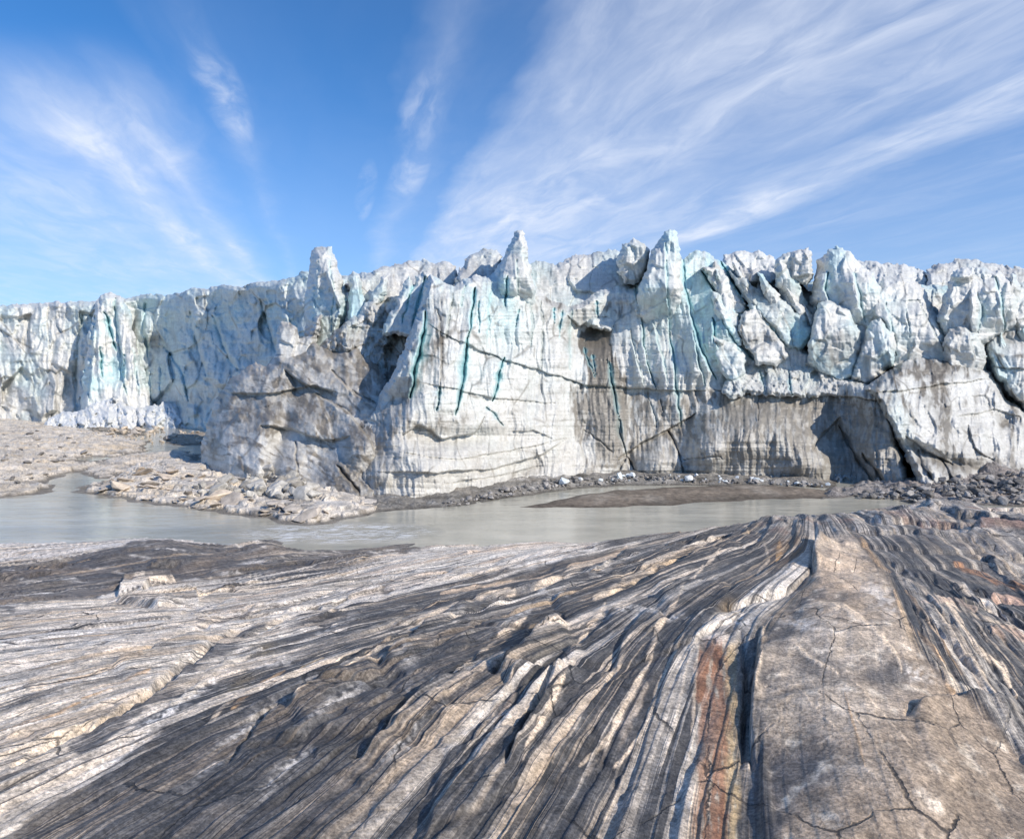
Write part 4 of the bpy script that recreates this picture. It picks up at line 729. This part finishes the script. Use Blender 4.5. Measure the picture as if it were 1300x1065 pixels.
def build_bedrock():
    side = 1.5 * np.cumsum(1.012 ** np.arange(260)); ax = np.concatenate([-60 - side[::-1], np.arange(-60, 1360, 1.5 * QUAL), 1360 + side])
    # rows follow the slope so that they stay evenly spaced in view
    Yr = [1.15]
    while Yr[-1] < 47:
        yv = Yr[-1]; Yr.append(yv + .0034 * yv * (1 + yv * .03) * QUAL)
    Yr = np.array(Yr)
    PX, YY = np.meshgrid(ax, Yr)
    # macro surface on a coarse grid, then bilinear
    cx = np.linspace(-560, 1860, 243); cyl = np.linspace(math.log(1.1), math.log(48), 160)
    MX, MY = np.meshgrid(cx, np.exp(cyl)); M0 = macro(MX, MY)
    fi = np.clip((PX + 560) / 2420 * 242, 0, 241.999); fj = np.clip((np.log(YY) - cyl[0]) / (cyl[-1] - cyl[0]) * 159, 0, 158.999)
    i0, j0 = fi.astype(int), fj.astype(int); a, b = fi - i0, fj - j0
    Z = (M0[j0, i0] * (1 - a) + M0[j0, i0 + 1] * a) * (1 - b) + (M0[j0 + 1, i0] * (1 - a) + M0[j0 + 1, i0 + 1] * a) * b
    PY = HY + (CAMZ - Z) * F / YY                     # where the smooth surface sits; used to place veins and ledges
    X = (PX - CX) / F * YY
    c0 = (X - AZ * YY) * .955
    t_ = np.clip((YY - 4.0) / 8.0, 0, 1); swing = .56 * (8.0 * t_ * t_ / 2 + np.maximum(YY - 12.0, 0))
    c = c0 - swing * .9 * (1 - ss(c0, .2, 4.4)); l = (YY + AZ * X) * .955
    w = c + .4 * fbm(c / 5.5, l / 13, 2, 301) * ss(YY, 2, 14) + .05 * fbm(c / 1.2, l / 5, 2, 305) + .010 * fbm(c / .25, l / 1.4, 2, 309)
    far_k = ss(YY, 5, 22)
    right = ss(c0, 4.0, 6.5); crest = right * ss(YY, 9, 14)
    # relief: layers weather out as low steps facing left, joints break them across
    lw = w * lerp(1.0, .55, far_k)
    saw = lw / .95 + .5 * pn(lw * 1.7, l / 7, 311); f = saw - np.floor(saw); hs = _hash(np.floor(saw).astype(np.int64), np.zeros_like(PX, np.int64), 3)
    rel = (.012 + .045 * hs) * (ss(f, 0, .10) - f) * lerp(1, 2.2, far_k)
    saw2 = lw / .17 + .6 * pn(lw * 2, l / 4, 313); f2 = saw2 - np.floor(saw2); rel = rel + .022 * (ss(f2, 0, .14) - f2) * ss(YY, 16, 8)
    rel = rel + .04 * fbm(c / 1.6, l / 6, 3, 315) + .16 * far_k * fbm(c / 4, l / 9, 3, 317) + .008 * fbm(c / .16, l / .3, 3, 319) * ss(YY, 12, 6) + .03 * fbm(c / .5, l / 1.2, 3, 318)
    fc, ed = facets(w / 1.05, l / 2.3, 321, 1.0, 1.0); rough = ss(fbm(c / 3.5, l / 5, 3, 323), -.25, .5)
    smooth = gb(PX, PY, 1085, 850, 110, 150) + gb(PX, PY, 1080, 720, 70, 60) + .6 * gb(PX, PY, 850, 900, 70, 120)
    rough = rough * (1 - np.clip(smooth, 0, .92))
    JX = PX + 2.2 * fbm(PX / 80, PY / 80, 2, 331); JY = PY + 2.2 * fbm(PX / 80, PY / 70, 2, 333)
    dome = ss(sdf([(985, 1090), (968, 960), (962, 870), (975, 800), (1005, 768), (1028, 735), (1034, 700), (1042, 682), (1080, 676), (1096, 690), (1120, 722), (1140, 760), (1150, 800), (1180, 840), (1230, 892), (1300, 960), (1340, 1090)], JX, JY), -6, 8)
    rel = rel * (1 - .6 * np.clip(smooth, 0, 1)) * (1 - .75 * dome) + .05 * dome * fbm(c / 1.1, l / 1.3, 4, 316) + .06 * rough * fc * lerp(1, 1.8, far_k)
    fc2, ed2 = facets(w / .33, l / .7, 325, 1.0, 1.0); rel = rel + .03 * rough * fc2
    fc3, ed3 = facets(c / 3.2, l / 1.5, 327, 2.0, 1.0); rel = rel + crest * (.16 * fc3 + .06 * facets(c / 1.4, l / .8, 329, 2.0, 1.0)[0])
    VX = JX + .8 * pn(PX / 9, PY / 9, 335); VY = JY + .8 * pn(PX / 9, PY / 9, 337)
    vis = (PY > 600) & (PY < 1100)
    for pts, h, reach in LEDGES:
        p = np.asarray(pts, float)
        m = vis & (PX > p[:, 0].min() - 2.5 * reach) & (PX < p[:, 0].max() + 2.5 * reach) & (PY > p[:, 1].min() - 2.5 * reach) & (PY < p[:, 1].max() + 2.5 * reach)
        D, S, A = pdist(pts, VX[m], VY[m])
        rel[m] += .95 * h * ss(S * D, -1.2, 1.2) * np.exp(-(D / (reach * .7))) * ss(np.clip(4 * A * (1 - A), 0, 1), 0, .5)
        rel[m] -= abs(h) * .25 * np.exp(-(D / 3.2) ** 2)
    for pts, h, wd in TRENCHES:
        p = np.asarray(pts, float)
        m = vis & (PX > p[:, 0].min() - 30) & (PX < p[:, 0].max() + 30) & (PY > p[:, 1].min() - 30) & (PY < p[:, 1].max() + 30)
        D, S, A = pdist(pts, VX[m], VY[m])
        ww = wd * (.5 + .7 * np.clip(4 * A * (1 - A), 0, 1)) * (1 + .5 * pn(PX[m] / 18, PY[m] / 18, 399))
        rel[m] -= .6 * h * np.exp(-np.abs(D / ww) ** 3) * ss(np.clip(5 * A * (1 - A), 0, 1), 0, .6)
    # dark outcrop by the river
    jx = JX + 5 * fbm(PX / 18, PY / 10, 3, 341); jy = JY + 3 * fbm(PX / 18, PY / 10, 3, 343)
    dk = ss(sdf([(-400, 745), (0, 722), (60, 714), (120, 702), (165, 692), (200, 688), (235, 692), (262, 694), (300, 690), (318, 680), (330, 676), (352, 681), (366, 698), (440, 700), (480, 692), (560, 692), (520, 702), (440, 716), (330, 728), (250, 738), (210, 740), (150, 748), (120, 762), (60, 768), (0, 780), (-400, 800)], jx, jy), -2.5, 2.5)
    out = gb(PX, PY, 205, 704, 50, 13) * .4 + gb(PX, PY, 335, 692, 30, 11) * .5 + gb(PX, PY, 140, 715, 40, 10) * .3
    rel = rel + out + dk * .09 * facets(c / 1.6, l / 2.2, 345, 1.2, 1.4)[0]
    # pale block standing at the dark outcrop's edge
    rel = rel + .30 * ss(sdf([(150, 756), (158, 738), (178, 731), (215, 736), (222, 740), (190, 747), (180, 756)], JX, JY), -1.5, 1.5) + .2 * ss(sdf([(150, 765), (186, 760), (195, 750), (250, 755), (252, 766), (200, 772)], JX, JY), -1.5, 1.5)
    Z = Z + rel
    zq = (Z + .25 * fbm(c / 3, l / 3, 3, 347)) / .38; fq = zq - np.floor(zq); Z = Z + crest * (1 - dome) * .5 * .38 * (ss(fq, .7, .95) - fq)
    # ---------- colour
    n_ = fbm(w / .55, l / 14, 4, 351); n2_ = fbm(w / .12, l / 8, 3, 353); n3_ = fbm(c / 2.4, l / 3.6, 4, 355)
    col = np.empty(PX.shape + (3,)); col[:] = DARK
    col = cmix(col, MID, ss(n3_ + .7 * n_, .0, 1.0) * .8)
    # broad zones across the strike
    pale = ss(w + .6 * fbm(c / 3, l / 6, 3, 357), -6.0, -8.0) * ss(PY, 672, 690)
    pale = ss(sdf([(-400, 760), (0, 740), (150, 738), (300, 735), (450, 722), (600, 695), (640, 700), (560, 742), (430, 776), (350, 816), (270, 864), (190, 918), (110, 985), (0, 1080), (-400, 1120)], JX, JY) + 26 * fbm(w / .45, l / 9, 3, 357) + 8 * fbm(w / .12, l / 5, 2, 356), -5, 5)
    mixz = .62 * ss(sdf([(-400, 960), (0, 892), (60, 880), (130, 862), (140, 900), (120, 960), (100, 1100), (-400, 1120)], JX, JY), -14, 14)
    gully_shade = ss(sdf([(85, 945), (150, 902), (190, 877), (237, 840), (291, 800), (345, 790), (300, 822), (262, 850), (215, 892), (165, 920), (110, 975)], VX, VY) + 5 * fbm(w / .3, l / 3, 3, 358), -3, 4)  # shadow lying along the left gully, painted as a dark streak
    pc = np.empty_like(col); pc[:] = PALE
    pc = cmix(pc, (.57, .49, .40), .8 * ss(fbm(w / 1.4, l / 18, 4, 359), -.1, .6)); pc = cmix(pc, MID, .75 * ss(fbm(w / .5, l / 9, 5, 361), .05, .75)); pc = cmix(pc, (.62, .60, .58), .6 * ss(fbm(c / 3, l / 5, 4, 363), .1, .7))
    pc = cmix(pc, (.34, .26, .16), .5 * ss(fbm(w / .8, l / 7, 4, 365), .35, .9))
    col = lerp(col, pc, pale[..., None])
    mc = np.empty_like(col); mc[:] = (.31, .28, .24); mc = cmix(mc, (.40, .34, .27), .8 * ss(fbm(w / .28, l / 9, 4, 366), .1, .7)); mc = cmix(mc, DARK, .8 * ss(fbm(w / .35, l / 6, 4, 364), .1, .7))
    col = lerp(col, mc, (mixz * .85)[..., None])
    col = cmix(col, (.075, .077, .085), gully_shade * .85)
    # wet grey-white slabs at the waterline
    wet = ss(PY, 720, 700) * ss(PX, 640, 520)
    col = cmix(col, (.47, .455, .445), wet * .85); col = cmix(col, (.60, .585, .57), wet * .6 * ss(fbm(X / 4, YY / 1.2, 4, 367), 0, .6)); col = cmix(col, (.50, .42, .32), wet * .5 * ss(fbm(X / 5, YY / .8, 4, 368), .3, .8))
    sl = ss(sdf([(430, 735), (500, 715), (560, 690), (585, 682), (640, 690), (700, 690), (780, 690), (740, 705), (650, 722), (560, 738), (480, 745)], jx, jy), -4, 4)
    pp = np.empty_like(col); pp[:] = (.56, .54, .51); pp = cmix(pp, (.58, .48, .40), ss(n_, .1, .6)); pp = cmix(pp, MID, .6 * ss(n2_ + n_, .3, 1.0))
    col = lerp(col, pp, sl[..., None])
    # thin pale lines everywhere the layers show their edges
    th = ss(n2_, .38, .72) * ss(fbm(c / 1.6, l / 4, 3, 369), -.2, .5); col = cmix(col, CREAM, .42 * th * (1 - pale))
    # the smooth grey-brown dome
    dc = np.empty_like(col); dc[:] = (.27, .22, .172); dc = cmix(dc, (.36, .315, .265), .8 * ss(n3_ + .4 * fbm(c / .5, l / .8, 3, 371), -.2, .6)); dc = cmix(dc, (.10, .10, .105), .85 * ss(fbm(c / 1.1, l / 1.6, 5, 373) + .5 * gb(PX, PY, 1040, 930, 60, 70) - .4 * gb(PX, PY, 1100, 780, 60, 60), .05, .75)); dc = cmix(dc, (.47, .43, .37), .7 * ss(fbm(c / .22, l / .30, 4, 375), .3, .9)); dc = cmix(dc, (.42, .33, .25), .5 * gb(PX, PY, 1070, 720, 40, 40))
    col = lerp(col, dc, (dome * .95)[..., None])
    # rusty strip and other stains
    RX = VX + 5 * fbm(PX / 7, PY / 40, 3, 378)
    rs_ = ss(sdf([(884, 975), (886, 900), (884, 850), (890, 815), (915, 805), (934, 812), (938, 850), (936, 910), (938, 1090), (880, 1090)], RX, VY), -5, 5)
    rc = np.empty_like(col); rc[:] = (.24, .125, .075); rc = cmix(rc, (.36, .28, .17), ss(VX + 6 * pn(PX / 8, PY / 30, 377), 916, 930)); rc = cmix(rc, (.30, .29, .25), .8 * ss(fbm(PX / 9, PY / 30, 4, 379), .15, .7)); rc = cmix(rc, (.26, .14, .085), .8 * gb(VX, VY, 896, 950, 6, 70)); rc = cmix(rc, (.50, .46, .42), .9 * ss(VY, 826, 806))
    col = lerp(col, rc, (rs_ * .92)[..., None])
    col = cmix(col, (.16, .09, .035), .7 * gb(VX, VY, 1005, 700, 26, 22)); col = cmix(col, (.13, .085, .03), .75 * gb(VX, VY, 930, 778, 16, 16)); col = cmix(col, (.22, .17, .08), .2 * gb(VX, VY, 690, 860, 26, 60, 25) + .4 * gb(VX, VY, 335, 825, 18, 10) + .45 * gb(VX, VY, 300, 880, 26, 10, -35))
    # white washed patches
    for (x, y, rx, ry, ro, k) in [(195, 925, 60, 8, -40, .9), (255, 875, 44, 6, -36, .85), (345, 843, 30, 5, -10, .8), (60, 822, 90, 18, -16, .7), (205, 792, 70, 9, -22, .7), (100, 868, 50, 6, -25, .6), (420, 800, 40, 6, -28, .5), (640, 900, 30, 8, -45, .4), (1010, 790, 40, 8, 10, .5), (300, 940, 70, 9, -42, .75), (420, 905, 60, 7, -40, .7), (360, 985, 60, 8, -44, .6), (520, 935, 50, 6, -48, .55), (1120, 760, 30, 14, 40, .5), (822, 786, 48, 7, 4, .95), (768, 775, 30, 6, -20, .6), (760, 728, 20, 5, -10, .7), (655, 785, 30, 8, -30, .6), (560, 790, 40, 10, -25, .35), (600, 850, 30, 9, -25, .6), (945, 786, 16, 10, 0, .8), (1165, 855, 22, 8, 20, .6), (515, 840, 14, 10, 0, .6), (700, 757, 26, 5, 10, .7), (500, 880, 40, 10, -30, .35), (720, 930, 20, 10, 0, .2)]:
        col = cmix(col, (.54, .53, .52), k * gb(jx, jy, x, y, rx, ry, ro) * ss(fbm(PX / 10, PY / 6, 3, 381), -.6, .2))
    # crest blocks on the right: dark grey with reddish faces
    cc = np.empty_like(col); cc[:] = (.17, .168, .17); cc = cmix(cc, (.36, .34, .32), .85 * ss(fbm(c / 1.2, l / 1.5, 4, 383), -.1, .5)); cc = cmix(cc, (.24, .145, .115), .7 * ss(fbm(c / 1.6, l / 2, 3, 385), .2, .7)); cc = cmix(cc, (.48, .44, .38), .6 * ss(n2_, .3, .7))
    col = lerp(col, cc, (crest * (1 - dome) * .9)[..., None])
    up = ss(PY, 690, 668) * ss(PX, 900, 980); col = lerp(col, cc, (up * .8)[..., None])
    col = cmix(col, (.075, .075, .08), dk * .9); col = cmix(col, (.17, .145, .125), dk * .6 * ss(fbm(c / 2, l / 2, 4, 387), .0, .6)); col = cmix(col, (.45, .44, .43), dk * .7 * ss(fbm(X / 2.2, YY / .7, 4, 389), .45, .8))
    for pts, wd, vc, k, h in VEINS:
        p = np.asarray(pts, float)
        m = vis & (PX > p[:, 0].min() - 30) & (PX < p[:, 0].max() + 30) & (PY > p[:, 1].min() - 30) & (PY < p[:, 1].max() + 30)
        D, S, A = pdist(pts, VX[m], VY[m])
        ww = wd * (.55 + .6 * np.clip(4 * A * (1 - A), 0, 1) ** .5) * (1 + .5 * pn(PX[m] / 14, PY[m] / 14, 391))
        t = k * ss(D, ww * 1.05, ww * .55) * (.75 + .35 * ss(fbm(w[m] / .05, l[m] / 3, 2, 393), -.4, .4))
        if wd > 5: t = t * ss(fbm(w[m] / .12, l[m] / 2.2, 4, 397) + .35, -.35, .3)
        cm = col[m]; col[m] = cm + (np.asarray(vc) - cm) * np.clip(t, 0, 1)[:, None]
        Z[m] += .35 * h * ss(D, ww * 1.2, ww * .5)
    # joints filled with dark grit
    jd = ss(ed, .09, .02) * rough * .75; col = cmix(col, (.03, .03, .033), jd); Z = Z - .05 * jd
    col = cmix(col, (.30, .24, .17), .18 * ss(fbm(c / .9, l / 1.4, 4, 395), .35, .8) * (1 - pale))
    V = np.stack([X.ravel(), YY.ravel(), Z.ravel()], 1)
    ny, nx = PX.shape; ii = np.arange(ny * nx).reshape(ny, nx)
    Q = np.stack([ii[:-1, :-1].ravel(), ii[:-1, 1:].ravel(), ii[1:, 1:].ravel(), ii[1:, :-1].ravel()], 1)
    col = col * lerp(1.3, 2.0, ss(col.mean(-1), .1, .45))[..., None] * np.array([1.05, 1.0, .93]); col = col * np.minimum(1, .82 / np.maximum(col.max(-1), .1))[..., None]
    st = np.stack([w.ravel(), l.ravel(), np.clip((1 - .9 * dome) * (1 - .6 * crest) * (1 - .5 * dk) * (1 - .75 * rs_) * (1 + .25 * gb(PX, PY, 1225, 820, 70, 80)), 0, 1.3).ravel()], 1)
    structure(mesh_np('bedrock', V, Q, col.reshape(-1, 3), st, (), ROCK))
    return PX, YY, Z
build_bedrock()

# ================================================================ loose stones
random.seed(11)
def stone_mesh(name, mat, flat=1.0, n=11):
    bm = bmesh.new()
    for _ in range(n):
        t = random.uniform(0, 6.283); z = random.uniform(-1, 1); r = math.sqrt(1 - z * z) * random.uniform(.85, 1.1)
        bm.verts.new((r * math.cos(t) * .6, r * math.sin(t) * .5, z * .42 * flat))
    bmesh.ops.convex_hull(bm, input=bm.verts)
    bmesh.ops.delete(bm, geom=[v_ for v_ in bm.verts if not v_.link_faces], context='VERTS')
    bmesh.ops.bevel(bm, geom=list(bm.edges), offset=.035, segments=1, affect='EDGES')
    me = bpy.data.meshes.new(name); bm.to_mesh(me); bm.free(); me.materials.append(mat)
    return me
def ground_z(px, py, deps):
    """drop a ray from the camera on to what is built: first hit"""
    d_ = Vector(((px - CX) / F, 1.0, -(py - HY) / F)).normalized()
    hit, loc, nor, i, o, m = SC.ray_cast(deps, Vector((0, 0, CAMZ)), d_)
    return loc if hit else None
bpy.context.view_layer.update()
DG = bpy.context.evaluated_depsgraph_get()
def scatter(name, label, cat, group, mat, n, region, size, flat=1.0, kinds=5, sink=.25):
    meshes = [stone_mesh(name, mat, flat) for _ in range(kinds)]
    P = np.asarray(region, float); k = 0; tries = 0
    while k < n and tries < n * 30:
        tries += 1
        px, py = random.uniform(P[:, 0].min(), P[:, 0].max()), random.uniform(P[:, 1].min(), P[:, 1].max())
        if sdf(P, np.array([px]), np.array([py]))[0] < 0: continue
        p = ground_z(px, py, DG)
        if p is None or p.y < 36: continue
        s = size[0] * (size[1] / size[0]) ** (random.random() ** 2.2)
        o = bpy.data.objects.new(name, meshes[k % kinds]); C.objects.link(o)
        o.location = (p.x, p.y, p.z + s * .42 * flat * (1 - 2 * sink)); o.scale = (s, s * random.uniform(.8, 1.2), s * random.uniform(.75, 1.2))
        o.rotation_euler = (random.uniform(-.35, .35), random.uniform(-.35, .35), random.uniform(0, 6.28))
        tag(o, label, cat, group); k += 1
scatter('ice_chunk', 'pale broken chunk in the heap at the foot of the grey ice mound', 'ice chunk', 'broken chunks below the ice mound', STONE_ICE, 130, [(275, 612), (310, 606), (345, 600), (380, 606), (400, 622), (398, 634), (350, 634), (300, 628), (250, 630), (245, 618)], (.35, 1.5))
scatter('boulder', 'large angular pale boulder among the heap at the foot of the ice mound', 'boulder', 'large boulders below the ice mound', STONE_ICE, 9, [(338, 618), (352, 612), (375, 614), (392, 624), (388, 632), (345, 630)], (1.2, 1.75))
scatter('gravel_stone', 'small grey stone on the gravel strip along the base of the white ice wall', 'stone', 'stones on the gravel strip below the ice wall', STONE_GREY, 250, [(560, 640), (640, 622), (700, 608), (800, 603), (900, 606), (1050, 614), (1050, 620), (900, 613), (800, 614), (720, 618), (650, 630), (570, 644)], (.22, .6))
scatter('cobble', 'grey cobble on the stony bank below the dirty ice buttress at right', 'stone', 'cobbles on the right gravel bank', STONE_GREY, 280, [(1060, 630), (1110, 626), (1150, 618), (1200, 612), (1240, 606), (1300, 602), (1300, 640), (1160, 638), (1100, 634)], (.3, .85))
scatter('river_stone', 'tan stone lying in the shallow stream below the far snow heap', 'stone', 'stones in the far stream', STONE_TAN, 90, [(90, 546), (190, 544), (256, 550), (256, 562), (200, 564), (120, 553)], (.4, 1.6))
scatter('flat_stone', 'flat tan-grey stone slab lying on the low rock ledge beside the river', 'stone', 'flat stones on the low rock ledge', STONE_TAN, 70, [(100, 622), (135, 610), (170, 595), (215, 590), (255, 596), (290, 625), (420, 640), (440, 655), (400, 665), (300, 652), (170, 636)], (.5, 2.4), flat=.34, kinds=6, sink=.15)
scatter('boulder', 'grey boulder resting on the far rocky flats at the left edge', 'boulder', 'boulders on the far rocky flats', STONE_GREY, 40, [(0, 545), (60, 548), (140, 565), (110, 580), (60, 605), (0, 622)], (.4, 1.6), flat=.6)
scatter('fallen_ice', 'small white lump of fallen ice at the base of the white wall', 'fallen ice', 'fallen ice along the wall base', STONE_WHITE, 45, [(700, 612), (800, 603), (900, 604), (1060, 616), (1060, 622), (900, 612), (800, 611), (710, 617)], (.2, 1.0))
